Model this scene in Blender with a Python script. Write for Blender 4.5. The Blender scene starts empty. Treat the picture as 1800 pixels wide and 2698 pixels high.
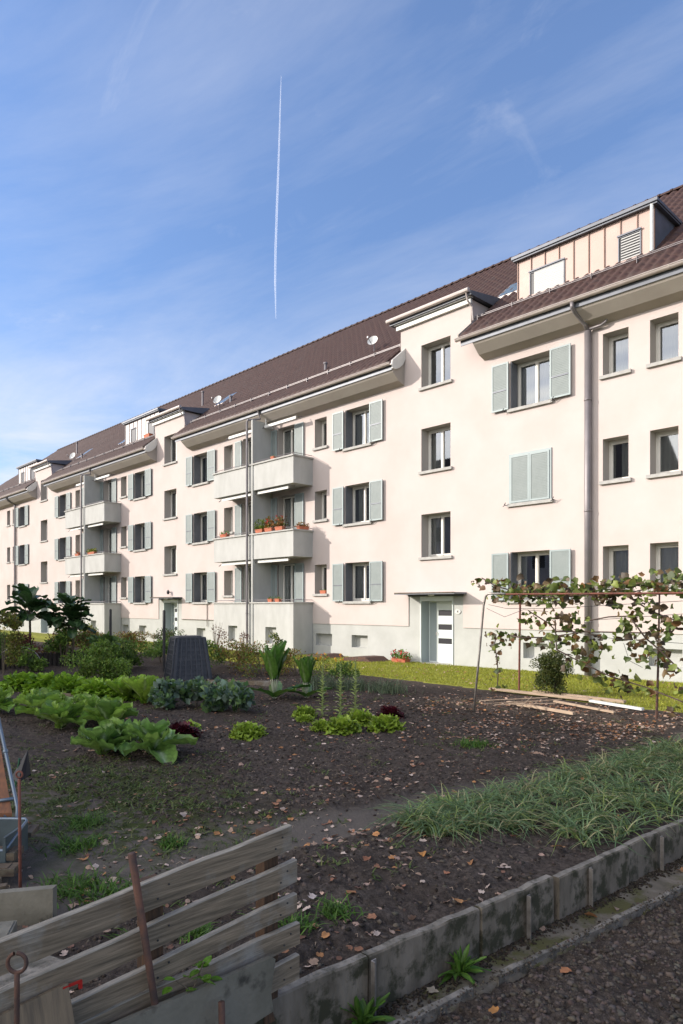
import bpy, math, random
import numpy as np
from mathutils import Vector, Matrix
random.seed(7); RNG = np.random.default_rng(7)
S = bpy.context.scene; C = S.collection
R = math.radians
# ------------------------------------------------------------ camera
cd = bpy.data.cameras.new("Camera"); cam = bpy.data.objects.new("Camera", cd); C.objects.link(cam)
cd.sensor_fit = 'HORIZONTAL'; cd.sensor_width = 24; cd.lens = 24; cd.shift_y = 0.1367
cd.clip_start = 0.05; cd.clip_end = 20000
cam.location = (0, -17.09, 1.855); cam.rotation_euler = (R(90), 0, R(46.35))
S.camera = cam
# ------------------------------------------------------------ sky, sun, exposure
SUN = Vector((-1.0, -1.0, 0.52)).normalized()
S.view_settings.view_transform = 'Standard'; S.view_settings.look = 'None'
S.view_settings.exposure = 0.9; S.view_settings.gamma = 1
w = bpy.data.worlds.new("World"); S.world = w; w.use_nodes = True
def build_world():
    nt = w.node_tree; N = nt.nodes; L = nt.links; N.clear()
    out = N.new('ShaderNodeOutputWorld'); bg = N.new('ShaderNodeBackground'); bg.inputs[1].default_value = 0.15
    sky = N.new('ShaderNodeTexSky'); sky.sky_type = 'NISHITA'; sky.sun_disc = False
    sky.sun_elevation = math.asin(SUN.z); sky.sun_rotation = math.atan2(SUN.x, SUN.y)
    sky.altitude = 400; sky.air_density = 1.0; sky.dust_density = 0.6; sky.ozone_density = 4.0
    tc = N.new('ShaderNodeTexCoord')
    # thin cirrus: stretched noise in direction space, projected on a high plane
    sep = N.new('ShaderNodeSeparateXYZ'); L.new(tc.outputs['Generated'], sep.inputs[0])
    mx = N.new('ShaderNodeMath'); mx.operation = 'MAXIMUM'; L.new(sep.outputs[2], mx.inputs[0]); mx.inputs[1].default_value = 0.06
    dv = N.new('ShaderNodeVectorMath'); dv.operation = 'DIVIDE'
    cb = N.new('ShaderNodeCombineXYZ')
    for i in range(3): L.new(mx.outputs[0], cb.inputs[i])
    L.new(tc.outputs['Generated'], dv.inputs[0]); L.new(cb.outputs[0], dv.inputs[1])
    def layer(rot, scl, nscale, detail, lo, hi, amt, dist):
        mp = N.new('ShaderNodeMapping'); mp.inputs['Rotation'].default_value = (0, 0, R(rot)); mp.inputs['Scale'].default_value = scl
        L.new(dv.outputs[0], mp.inputs[0])
        nz = N.new('ShaderNodeTexNoise'); nz.inputs['Scale'].default_value = nscale; nz.inputs['Detail'].default_value = detail
        nz.inputs['Roughness'].default_value = 0.62; nz.inputs['Distortion'].default_value = dist
        L.new(mp.outputs[0], nz.inputs[0])
        mr = N.new('ShaderNodeMapRange'); mr.inputs[1].default_value = lo; mr.inputs[2].default_value = hi; mr.inputs[4].default_value = amt
        L.new(nz.outputs[0], mr.inputs[0]); return mr
    a = layer(50, (0.6, 1.3, 1), 0.7, 9, 0.40, 0.80, 0.42, 0.8)
    b = layer(-30, (0.7, 1.3, 1), 1.7, 12, 0.60, 0.82, 0.22, 1.4)
    ad = N.new('ShaderNodeMath'); ad.operation = 'ADD'; L.new(a.outputs[0], ad.inputs[0]); L.new(b.outputs[0], ad.inputs[1]); ad.use_clamp = True
    # more cloud low over the roofs on the left
    low = N.new('ShaderNodeMapRange'); low.inputs[1].default_value = 0.42; low.inputs[2].default_value = 0.12; low.inputs[4].default_value = 0.85
    L.new(sep.outputs[2], low.inputs[0])
    nz = layer(0, (1, 1, 1), 0.55, 8, 0.38, 0.66, 1.0, 0.5)
    ml = N.new('ShaderNodeMath'); ml.operation = 'MULTIPLY'; L.new(low.outputs[0], ml.inputs[0]); L.new(nz.outputs[0], ml.inputs[1])
    a2 = N.new('ShaderNodeMath'); a2.operation = 'ADD'; a2.use_clamp = True; L.new(ad.outputs[0], a2.inputs[0]); L.new(ml.outputs[0], a2.inputs[1])
    tint = N.new('ShaderNodeMix'); tint.data_type = 'RGBA'; tz = N.new('ShaderNodeMapRange'); tz.inputs[1].default_value = .05; tz.inputs[2].default_value = .62; L.new(sep.outputs[2], tz.inputs[0])
    L.new(tz.outputs[0], tint.inputs[0]); tint.inputs[6].default_value = (.66,.66,.72,1); tint.inputs[7].default_value = (1.12,1.0,1.0,1)
    mul = N.new('ShaderNodeVectorMath'); mul.operation = 'MULTIPLY'; L.new(sky.outputs[0], mul.inputs[0]); L.new(tint.outputs[2], mul.inputs[1])
    mix = N.new('ShaderNodeMix'); mix.data_type = 'RGBA'
    L.new(a2.outputs[0], mix.inputs[0]); L.new(mul.outputs[0], mix.inputs[6]); mix.inputs[7].default_value = (3.3, 3.4, 3.75, 1)
    # added bright cloud veil, unseen behind the viewpoint, to fill the garden's shade
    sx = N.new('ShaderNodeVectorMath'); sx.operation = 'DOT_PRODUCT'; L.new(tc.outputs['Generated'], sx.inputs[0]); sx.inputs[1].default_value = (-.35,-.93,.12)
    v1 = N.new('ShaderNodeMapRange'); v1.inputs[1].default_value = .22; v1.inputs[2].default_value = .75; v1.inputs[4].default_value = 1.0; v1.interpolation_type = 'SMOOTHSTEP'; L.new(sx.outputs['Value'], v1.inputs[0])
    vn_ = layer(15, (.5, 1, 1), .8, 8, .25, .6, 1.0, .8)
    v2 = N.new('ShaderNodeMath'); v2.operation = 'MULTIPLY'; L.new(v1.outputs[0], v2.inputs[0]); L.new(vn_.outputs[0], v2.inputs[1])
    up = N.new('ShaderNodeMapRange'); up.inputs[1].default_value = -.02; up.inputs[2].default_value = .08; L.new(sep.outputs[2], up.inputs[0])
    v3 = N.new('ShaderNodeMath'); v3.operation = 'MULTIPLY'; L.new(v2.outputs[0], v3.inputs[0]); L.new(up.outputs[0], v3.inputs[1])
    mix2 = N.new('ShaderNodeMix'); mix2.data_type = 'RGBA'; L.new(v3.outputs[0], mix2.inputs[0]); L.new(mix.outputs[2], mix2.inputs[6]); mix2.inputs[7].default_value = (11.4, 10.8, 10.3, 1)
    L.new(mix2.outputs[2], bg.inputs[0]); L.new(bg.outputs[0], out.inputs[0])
build_world()
sd = bpy.data.lights.new("Sun", 'SUN'); sd.energy = 2.8; sd.angle = R(0.55); sd.color = (1.0, 0.92, 0.83)
so = bpy.data.objects.new("Sun", sd); C.objects.link(so); so.location = (-40, -60, 40)
so.rotation_euler = (-SUN).to_track_quat('-Z', 'Y').to_euler()

# ------------------------------------------------------------ helpers
class MB:
    def __init__(s): s.v = []; s.f = []; s.m = []; s.c = None
    def face(s, pts, mi=0):
        n = len(s.v); s.v.extend([tuple(p) for p in pts]); s.f.append(tuple(range(n, n+len(pts)))); s.m.append(mi)
    def box(s, x0, x1, y0, y1, z0, z1, mi=0, M=None):
        p = [(x0,y0,z0),(x1,y0,z0),(x1,y1,z0),(x0,y1,z0),(x0,y0,z1),(x1,y0,z1),(x1,y1,z1),(x0,y1,z1)]
        if M is not None: p = [tuple(M @ Vector(q)) for q in p]
        n = len(s.v); s.v.extend(p)
        for q in ((0,3,2,1),(4,5,6,7),(0,1,5,4),(1,2,6,5),(2,3,7,6),(3,0,4,7)):
            s.f.append(tuple(n+i for i in q)); s.m.append(mi)
        return s
    def prism(s, prof, axis, a0, a1, mi=0):   # prof: list of 2D pts, extruded along axis 'x','y','z'
        def P(u, v, t): return {'x':(t,u,v),'y':(u,t,v),'z':(u,v,t)}[axis]
        n = len(s.v); k = len(prof)
        s.v.extend([P(u,v,a0) for u,v in prof] + [P(u,v,a1) for u,v in prof])
        s.f.append(tuple(n+i for i in range(k))); s.m.append(mi)
        s.f.append(tuple(n+k+i for i in reversed(range(k)))); s.m.append(mi)
        for i in range(k):
            j = (i+1) % k; s.f.append((n+i, n+k+i, n+k+j, n+j)); s.m.append(mi)
        return s
    def tube(s, pts, r, seg=8, mi=0, caps=True):
        pts = [Vector(p) for p in pts]; rs = r if isinstance(r, (list, tuple)) else [r]*len(pts)
        n0 = len(s.v); prev = None
        for i, p in enumerate(pts):
            d = (pts[min(i+1, len(pts)-1)] - pts[max(i-1, 0)])
            d = d.normalized() if d.length > 1e-9 else Vector((0,0,1))
            if prev is None:
                a = d.cross(Vector((0,0,1)) if abs(d.z) < .9 else Vector((1,0,0))).normalized()
            else: a = (prev - d*prev.dot(d)).normalized()
            prev = a; b = d.cross(a)
            for k in range(seg):
                t = 2*math.pi*k/seg; s.v.append(tuple(p + (a*math.cos(t) + b*math.sin(t))*rs[i]))
        for i in range(len(pts)-1):
            for k in range(seg):
                a0 = n0+i*seg+k; a1 = n0+i*seg+(k+1) % seg
                s.f.append((a0, a1, a1+seg, a0+seg)); s.m.append(mi)
        if caps:
            s.f.append(tuple(n0+k for k in reversed(range(seg)))); s.m.append(mi)
            e = n0+(len(pts)-1)*seg; s.f.append(tuple(e+k for k in range(seg))); s.m.append(mi)
        return s
    def sphere(s, c, r, seg=12, rings=8, mi=0):
        c = Vector(c); r = r if isinstance(r, (tuple, list)) else (r, r, r); n0 = len(s.v)
        for i in range(rings+1):
            ph = math.pi*i/rings
            for k in range(seg):
                t = 2*math.pi*k/seg
                s.v.append((c.x+r[0]*math.sin(ph)*math.cos(t), c.y+r[1]*math.sin(ph)*math.sin(t), c.z+r[2]*math.cos(ph)))
        for i in range(rings):
            for k in range(seg):
                a = n0+i*seg+k; b = n0+i*seg+(k+1) % seg
                s.f.append((a, a+seg, b+seg, b)); s.m.append(mi)
        return s
    def build(s, name, mats, parent=None, smooth=False):
        me = bpy.data.meshes.new(name); me.from_pydata(s.v, [], s.f)
        if not isinstance(mats, (list, tuple)): mats = [mats]
        for m in mats: me.materials.append(m)
        me.polygons.foreach_set('material_index', s.m)
        if smooth: me.polygons.foreach_set('use_smooth', [True]*len(s.f))
        me.update()
        o = bpy.data.objects.new(name, me); C.objects.link(o)
        if parent: o.parent = parent
        return o
def tag(o, label, cat, group=None, kind=None):
    if label: o['label'] = label
    if cat: o['category'] = cat
    if group: o['group'] = group
    if kind: o['kind'] = kind
    return o
def empty(name, loc=(0,0,0), rz=0, label=None, cat=None, group=None):
    o = bpy.data.objects.new(name, None); C.objects.link(o); o.location = loc; o.rotation_euler = (0,0,rz); o.empty_display_size = .1
    return tag(o, label, cat, group)
KIDS = {}
def copy_tree(o, parent=None, loc=None, skip=()):
    c = o.copy(); C.objects.link(c); c.parent = parent
    if loc is not None: c.location = loc
    for ch in list(o.children):
        if ch.name.split('.')[0] in skip: continue
        copy_tree(ch, c)
    return c
def np_mesh(name, V, F, mat, col=None, parent=None, smooth=False, attrs=None):
    me = bpy.data.meshes.new(name); V = np.asarray(V, np.float32); F = np.asarray(F, np.int32)
    me.vertices.add(len(V)); me.vertices.foreach_set('co', V.ravel())
    nf, k = F.shape; me.loops.add(nf*k); me.loops.foreach_set('vertex_index', F.ravel())
    me.polygons.add(nf); me.polygons.foreach_set('loop_start', np.arange(0, nf*k, k, dtype=np.int32))
    try: me.polygons.foreach_set('loop_total', np.full(nf, k, np.int32))
    except Exception: pass
    if smooth: me.polygons.foreach_set('use_smooth', np.ones(nf, bool))
    me.update(calc_edges=True)
    if col is not None:
        a = me.color_attributes.new('col', 'FLOAT_COLOR', 'POINT'); c4 = np.ones((len(V), 4), np.float32); c4[:, :3] = col; a.data.foreach_set('color', c4.ravel())
    for n_, d in (attrs or {}).items():
        a = me.attributes.new(n_, 'FLOAT', 'POINT'); a.data.foreach_set('value', np.asarray(d, np.float32))
    for m in (mat if isinstance(mat, (list, tuple)) else [mat]): me.materials.append(m)
    o = bpy.data.objects.new(name, me); C.objects.link(o)
    if parent: o.parent = parent
    return o
def hsh(ix, iy, sd):
    n = np.sin(ix*127.1 + iy*311.7 + sd*74.7)*43758.5453; return n - np.floor(n)
def vn(x, y, sd=0):
    ix = np.floor(x); iy = np.floor(y); fx = x-ix; fy = y-iy; fx = fx*fx*(3-2*fx); fy = fy*fy*(3-2*fy)
    a = hsh(ix,iy,sd); b = hsh(ix+1,iy,sd); c = hsh(ix,iy+1,sd); d = hsh(ix+1,iy+1,sd)
    return (a*(1-fx)+b*fx)*(1-fy) + (c*(1-fx)+d*fx)*fy
def fbm(x, y, sd=0, o=4):
    t = 0; a = .5
    for i in range(o): t = t + a*vn(x, y, sd+i*7); x = x*2.03+5.2; y = y*2.03+1.3; a *= .5
    return t
# ------------------------------------------------------------ materials
def mat(name, col, rough=.8, metal=0, col2=None, ns=4, detail=5, bump=0, bs=40, spec=.5, stretch=None, c3=None, s3=1.0, lo3=.55, hi3=.7, coord='Object', trans=0, attr=None, bdist=.01, pw=(.35,.65)):
    m = bpy.data.materials.new(name); m.use_nodes = True; nt = m.node_tree; N = nt.nodes; L = nt.links
    b = N['Principled BSDF']; b.inputs['Roughness'].default_value = rough; b.inputs['Metallic'].default_value = metal
    b.inputs['Specular IOR Level'].default_value = spec
    tc = N.new('ShaderNodeTexCoord'); mp = N.new('ShaderNodeMapping'); L.new(tc.outputs[coord], mp.inputs[0])
    if stretch: mp.inputs['Scale'].default_value = stretch
    if attr:
        at = N.new('ShaderNodeAttribute'); at.attribute_name = attr; cs = at.outputs['Color']
        if col2:
            nz = N.new('ShaderNodeTexNoise'); nz.inputs['Scale'].default_value = ns; nz.inputs['Detail'].default_value = detail; L.new(mp.outputs[0], nz.inputs[0])
            mr = N.new('ShaderNodeMapRange'); mr.inputs[1].default_value = .3; mr.inputs[2].default_value = .7; mr.inputs[3].default_value = .75; mr.inputs[4].default_value = 1.2; L.new(nz.outputs[0], mr.inputs[0])
            vm = N.new('ShaderNodeVectorMath'); vm.operation = 'SCALE'; L.new(cs, vm.inputs[0]); L.new(mr.outputs[0], vm.inputs['Scale']); cs = vm.outputs[0]
    else:
        rgb = N.new('ShaderNodeRGB'); rgb.outputs[0].default_value = (*col, 1); cs = rgb.outputs[0]
        if col2:
            nz = N.new('ShaderNodeTexNoise'); nz.inputs['Scale'].default_value = ns; nz.inputs['Detail'].default_value = detail; nz.inputs['Roughness'].default_value = .6; L.new(mp.outputs[0], nz.inputs[0])
            mr = N.new('ShaderNodeMapRange'); mr.inputs[1].default_value = pw[0]; mr.inputs[2].default_value = pw[1]; L.new(nz.outputs[0], mr.inputs[0])
            mx = N.new('ShaderNodeMix'); mx.data_type = 'RGBA'; L.new(mr.outputs[0], mx.inputs[0]); L.new(cs, mx.inputs[6]); mx.inputs[7].default_value = (*col2, 1); cs = mx.outputs[2]
    if c3:
        nz = N.new('ShaderNodeTexNoise'); nz.inputs['Scale'].default_value = s3; nz.inputs['Detail'].default_value = 7; nz.inputs['Roughness'].default_value = .65; L.new(tc.outputs[coord], nz.inputs[0])
        mr = N.new('ShaderNodeMapRange'); mr.inputs[1].default_value = lo3; mr.inputs[2].default_value = hi3; L.new(nz.outputs[0], mr.inputs[0])
        mx = N.new('ShaderNodeMix'); mx.data_type = 'RGBA'; L.new(mr.outputs[0], mx.inputs[0]); L.new(cs, mx.inputs[6]); mx.inputs[7].default_value = (*c3, 1); cs = mx.outputs[2]
    L.new(cs, b.inputs['Base Color'])
    if bump:
        nb = N.new('ShaderNodeTexNoise'); nb.inputs['Scale'].default_value = bs; nb.inputs['Detail'].default_value = 5; L.new(mp.outputs[0], nb.inputs[0])
        bp = N.new('ShaderNodeBump'); bp.inputs['Strength'].default_value = bump; bp.inputs['Distance'].default_value = bdist; L.new(nb.outputs[0], bp.inputs['Height']); L.new(bp.outputs[0], b.inputs['Normal'])
    if trans:
        out = N['Material Output']; tr = N.new('ShaderNodeBsdfTranslucent'); L.new(cs, tr.inputs[0]); ms = N.new('ShaderNodeMixShader'); ms.inputs[0].default_value = trans
        L.new(b.outputs[0], ms.inputs[1]); L.new(tr.outputs[0], ms.inputs[2]); L.new(ms.outputs[0], out.inputs[0])
    return m
M = {}
M['pink'] = mat('pink_stucco', (.575,.505,.475), .95, col2=(.545,.465,.43), ns=.8, detail=8, bump=.35, bs=60, spec=.1, c3=(.50,.43,.395), s3=.35, lo3=.54, hi3=.85, coord='Object')
M['plinth'] = mat('grey_stucco', (.48,.485,.46), .95, col2=(.42,.425,.40), ns=1.3, detail=8, bump=.3, bs=60, spec=.1)
M['balc'] = mat('balcony_plaster', (.50,.50,.475), .9, col2=(.43,.43,.405), ns=2.2, detail=8, bump=.3, bs=50, spec=.1, stretch=(1,1,.4))
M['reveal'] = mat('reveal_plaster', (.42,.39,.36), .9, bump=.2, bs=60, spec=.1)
M['sill'] = mat('sill_stone', (.46,.45,.42), .85, col2=(.36,.35,.33), ns=6, bump=.2, bs=60)
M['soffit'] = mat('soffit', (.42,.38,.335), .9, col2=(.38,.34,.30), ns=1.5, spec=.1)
M['white'] = mat('white_paint', (.66,.66,.63), .5, col2=(.60,.60,.57), ns=8)
M['frame'] = mat('window_frame', (.72,.70,.64), .45)
M['shut'] = mat('shutter_frame_paint', (.31,.37,.37), .5, col2=(.28,.335,.335), ns=3)
M['shutp'] = mat('shutter_panel_paint', (.24,.275,.268), .6, col2=(.215,.25,.243), ns=4)
M['iron'] = mat('black_iron', (.03,.03,.032), .6)
M['zinc'] = mat('zinc_gutter', (.56,.50,.46), .5, metal=.25, col2=(.46,.40,.37), ns=3, stretch=(1,4,4))
M['pipe'] = mat('downpipe_paint', (.22,.20,.205), .45, metal=.3, col2=(.18,.165,.17), ns=3)
M['copper'] = mat('oxidised_copper', (.47,.335,.285), .55, metal=.1, col2=(.43,.31,.265), ns=1.2, c3=(.50,.36,.31), s3=2.0)
M['slate'] = mat('grey_sheet', (.15,.16,.185), .5, metal=.3, col2=(.12,.13,.15), ns=4)
M['tile'] = mat('roof_tile', (.062,.027,.02), .7, col2=(.036,.016,.012), ns=9, detail=6, c3=(.06,.04,.035), s3=1.6, lo3=.54, hi3=.8, bump=.3, bs=30)
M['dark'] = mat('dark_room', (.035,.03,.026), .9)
M['curtain'] = mat('curtain', (.72,.71,.68), .9, trans=.3)
M['curtainp'] = mat('violet_curtain', (.33,.27,.40), .9, trans=.3)
M['roller'] = mat('roller_shutter', (.46,.46,.44), .5)
M['doorw'] = mat('door_white', (.72,.77,.75), .4, col2=(.68,.73,.71), ns=3)
M['doorg'] = mat('door_reveal_blue', (.30,.35,.36), .7)
M['terracotta'] = mat('terracotta', (.52,.16,.08), .8, col2=(.42,.13,.07), ns=9)
M['foliage'] = mat('foliage', (0,0,0), .5, attr='col', col2=(1,1,1), ns=14, trans=.28, spec=.35)
M['leafy'] = mat('big_leaf', (0,0,0), .38, attr='col', col2=(1,1,1), ns=18, trans=.25, spec=.5, bump=.45, bs=55, bdist=.012)
M['dead'] = mat('dead_leaf', (0,0,0), .75, attr='col', col2=(1,1,1), ns=40, trans=.12)
M['clod'] = mat('soil_clod', (0,0,0), 1, attr='col', spec=.12)
M['wood'] = mat('weathered_board', (.28,.215,.145), .9, col2=(.115,.09,.06), ns=3.2, detail=9, stretch=(14,1.2,20), bump=.6, bs=6, c3=(.30,.285,.25), s3=3.0, lo3=.52, hi3=.72, bdist=.006)
M['woodtop'] = mat('weathered_board_edge', (.36,.32,.26), .9, col2=(.21,.185,.145), ns=4, detail=8, stretch=(14,1.5,20), bump=.5, bs=8)
M['wood2'] = mat('brown_post', (.11,.058,.03), .9, col2=(.05,.03,.018), ns=8, stretch=(8,8,1), bump=.4, bs=10)
M['ply'] = mat('pale_weathered_ply', (.20,.15,.095), .85, col2=(.11,.085,.058), ns=5, detail=8, stretch=(1,9,.8), c3=(.20,.19,.175), s3=4, bump=.3, bs=12)
M['plank'] = mat('bleached_plank', (.46,.35,.25), .85, col2=(.33,.24,.17), ns=5, stretch=(1,8,8), bump=.3, bs=10)
M['oldwood'] = mat('rotten_plank', (.13,.095,.065), .9, col2=(.06,.045,.032), ns=4, stretch=(2,9,9), bump=.5, bs=10, c3=(.16,.15,.10), s3=5)
M['seam'] = mat('seam', (.22,.14,.11), .5, metal=.3)
M['rust'] = mat('rusty_iron', (.12,.055,.035), .85, col2=(.055,.035,.03), ns=14, bump=.3, bs=60)
M['rustr'] = mat('rust_red_bar', (.20,.065,.04), .8, col2=(.11,.04,.03), ns=12)
M['pipegrey'] = mat('galvanised_tube', (.36,.33,.30), .45, metal=.6, col2=(.22,.20,.18), ns=14)
M['conc'] = mat('old_concrete', (.20,.168,.13), .95, col2=(.10,.083,.06), ns=5, stretch=(1,1.6,.6), detail=9, bump=.7, bs=26, c3=(.036,.034,.017), s3=7, lo3=.47, hi3=.59, bdist=.01)
M['concl'] = mat('light_concrete_edge', (.27,.24,.20), .95, col2=(.14,.125,.10), ns=9, detail=9, bump=.9, bs=40, c3=(.07,.065,.05), s3=14, lo3=.5, hi3=.66)
M['eternit'] = mat('fibre_cement', (.21,.195,.155), .9, col2=(.13,.12,.09), ns=3, detail=9, bump=.4, bs=40, c3=(.05,.045,.035), s3=7, lo3=.56, hi3=.7)
M['plastic'] = mat('grey_black_plastic', (.035,.038,.047), .5, col2=(.055,.058,.066), ns=5)
M['bark'] = mat('bark', (.16,.13,.09), .9, col2=(.09,.07,.05), ns=12, bump=.5, bs=30)
M['stemp'] = mat('vine_stem', (.07,.045,.035), .85)
M['moss'] = mat('mossy_path', (.20,.17,.13), .95, col2=(.10,.085,.062), ns=7, detail=9, bump=.6, bs=40, c3=(.085,.08,.025), s3=1.9, lo3=.5, hi3=.58)
M['blackpl'] = mat('black_plastic', (.012,.012,.018), .4)
M['glasst'] = mat('old_glass', (.10,.13,.14), .15)
M['orangew'] = mat('orange_brown_wood', (.22,.085,.035), .7, col2=(.12,.05,.025), ns=4, stretch=(8,8,1))
M['bluesteel'] = mat('blue_grey_steel', (.17,.21,.25), .4, metal=.6)
M['tray'] = mat('grey_teal_plastic', (.07,.095,.10), .5, col2=(.05,.065,.07), ns=7)
M['stone'] = mat('pale_stone', (.30,.28,.27), .8, col2=(.2,.19,.18), ns=8)
def glass_mat():
    m = bpy.data.materials.new('window_glass'); m.use_nodes = True; nt = m.node_tree; N = nt.nodes; L = nt.links; N.clear()
    o = N.new('ShaderNodeOutputMaterial'); g = N.new('ShaderNodeBsdfGlossy'); g.inputs['Roughness'].default_value = .02; g.inputs[0].default_value = (.9,.96,1,1)
    t = N.new('ShaderNodeBsdfTransparent'); t.inputs[0].default_value = (.72,.75,.74,1)
    fr = N.new('ShaderNodeFresnel'); fr.inputs[0].default_value = 2.1
    mr = N.new('ShaderNodeMapRange'); mr.inputs[3].default_value = .12; mr.inputs[4].default_value = 1; L.new(fr.outputs[0], mr.inputs[0])
    ms = N.new('ShaderNodeMixShader'); L.new(mr.outputs[0], ms.inputs[0]); L.new(t.outputs[0], ms.inputs[1]); L.new(g.outputs[0], ms.inputs[2]); L.new(ms.outputs[0], o.inputs[0])
    return m
M['glass'] = glass_mat()
def soil_mat():
    m = bpy.data.materials.new('garden_soil'); m.use_nodes = True; nt = m.node_tree; N = nt.nodes; L = nt.links
    b = N['Principled BSDF']; b.inputs['Roughness'].default_value = 1; b.inputs['Specular IOR Level'].default_value = .1
    tc = N.new('ShaderNodeTexCoord')
    def noise(s, d, r=.6):
        n = N.new('ShaderNodeTexNoise'); n.inputs['Scale'].default_value = s; n.inputs['Detail'].default_value = d; n.inputs['Roughness'].default_value = r; L.new(tc.outputs['Object'], n.inputs[0]); return n
    def mr(src, lo, hi):
        n = N.new('ShaderNodeMapRange'); n.inputs[1].default_value = lo; n.inputs[2].default_value = hi; L.new(src, n.inputs[0]); return n.outputs[0]
    def mixc(f, a, c):
        x = N.new('ShaderNodeMix'); x.data_type = 'RGBA'; L.new(f, x.inputs[0])
        if isinstance(a, tuple): x.inputs[6].default_value = (*a, 1)
        else: L.new(a, x.inputs[6])
        x.inputs[7].default_value = (*c, 1); return x.outputs[2]
    c = mixc(mr(noise(22, 8, .7).outputs[0], .4, .66), (.044,.035,.029), (.13,.105,.087))
    c = mixc(mr(noise(.9, 5).outputs[0], .45, .7), c, (.055,.043,.035))
    at = N.new('ShaderNodeAttribute'); at.attribute_name = 'path'
    p = N.new('ShaderNodeMath'); p.operation = 'MULTIPLY'; L.new(at.outputs['Fac'], p.inputs[0]); p.inputs[1].default_value = .75
    c = mixc(p.outputs[0], c, (.155,.135,.115))
    am = N.new('ShaderNodeAttribute'); am.attribute_name = 'moss'
    q = N.new('ShaderNodeMath'); q.operation = 'MULTIPLY'; L.new(am.outputs['Fac'], q.inputs[0]); L.new(mr(noise(9, 7).outputs[0], .42, .58), q.inputs[1])
    c = mixc(q.outputs[0], c, (.055,.068,.022))
    L.new(c, b.inputs['Base Color'])
    nb = noise(55, 8, .7); bp = N.new('ShaderNodeBump'); bp.inputs['Strength'].default_value = .9; bp.inputs['Distance'].default_value = .02; L.new(nb.outputs[0], bp.inputs['Height']); L.new(bp.outputs[0], b.inputs['Normal'])
    return m
M['soil'] = soil_mat()
M['lawn'] = mat('lawn_ground', (.17,.19,.03), .95, col2=(.22,.215,.045), ns=3, detail=8, bump=.6, bs=40, spec=.1)
M['terrain'] = mat('far_ground', (.07,.085,.03), 1, col2=(.09,.08,.045), ns=.4, detail=6, spec=.1)
# ============================================================ APARTMENT BUILDING
XE0, XE1 = -64.0, 3.5           # ends of the row
SP = .82; Z0 = 10.32            # roof plane z = Z0 + SP*y
RID = 6.0; EAV = -.66
apt = empty('apartment_building', (-30, 0, 0), 0, 'long cream-pink three-storey apartment block with brown tiled roof, balconies and grey-green shutters', 'apartment building')
A = Matrix.Translation((30, 0, 0))
def bb(mb, name, mats, parent=apt, smooth=False):
    o = mb.build(name, mats, parent, smooth)
    if parent is apt: o.location = (30, 0, 0)
    return o
FL = (8.87, 6.15, 3.38)         # window heads per floor
ops = []                        # openings: x0,x1,z0,z1,depth
wins = []
def add_op(x0, x1, z0, z1, d): ops.append((round(x0,3), round(x1,3), round(z0,3), round(z1,3), d))
K = -16.55
TYPE_A = []   # x of left edge
TYPE_B = []
for x in (-10.87, -17.72, -27.95, -33.82, -44.03, -51.33, -57.8): TYPE_A.append(x)
for x in (-8.12, -6.92, -19.38, -25.44, -35.43, -41.53, -52.78, -54.0): TYPE_B.append(x)
for x in (-5.3, -4.1): TYPE_B.append(x)
TYPE_A.append(-2.0)
WA, HA, WB, HB, WC, HC = 1.27, 1.38, .67, 1.09, 1.17, 1.38
for x in TYPE_A:
    for z in FL:
        add_op(x, x+WA, z-HA, z, .40); wins.append(('A', x, z-HA, FL.index(z)))
for x in TYPE_B:
    for z in FL:
        add_op(x, x+WB, z-HB, z, .40); wins.append(('B', x, z-HB, FL.index(z)))
ST = [-14.18, -30.70, -47.25]
for x in ST:
    for i, z in enumerate((10.24, 7.54, 4.78)):
        add_op(x, x+WC, z-HC, z, .38); wins.append(('C', x, z-HC, i))
DOORS = [(-14.20, -12.95), (-30.75, -29.45), (-47.27, -45.98)]
for a, b in DOORS: add_op(a, b, 0, 2.0, .44)
BAL = [(-24.80, -19.50, -22.02), (-40.72, -35.42, -37.95)]
BD = []
for bx0, bx1, bd in BAL:
    for fz in (6.52, 3.80, 1.10):
        for dx in ((bd+.42, bd+1.50), (bd-2.0, bd-.95)):
            add_op(dx[0], dx[1], fz, fz+2.42, .30); BD.append((dx[0], dx[1], fz, bd))
CEL = [(-17.42, -16.62), (-10.47, -9.71), (-6.96, -6.17), (-19.35, -18.45), (-33.39, -32.59), (-27.75, -27.0), (-35.3, -34.6), (-44.0, -43.2), (-51.3, -50.5)]
for a, b in CEL: add_op(a, b, .36, .80, .25)
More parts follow.
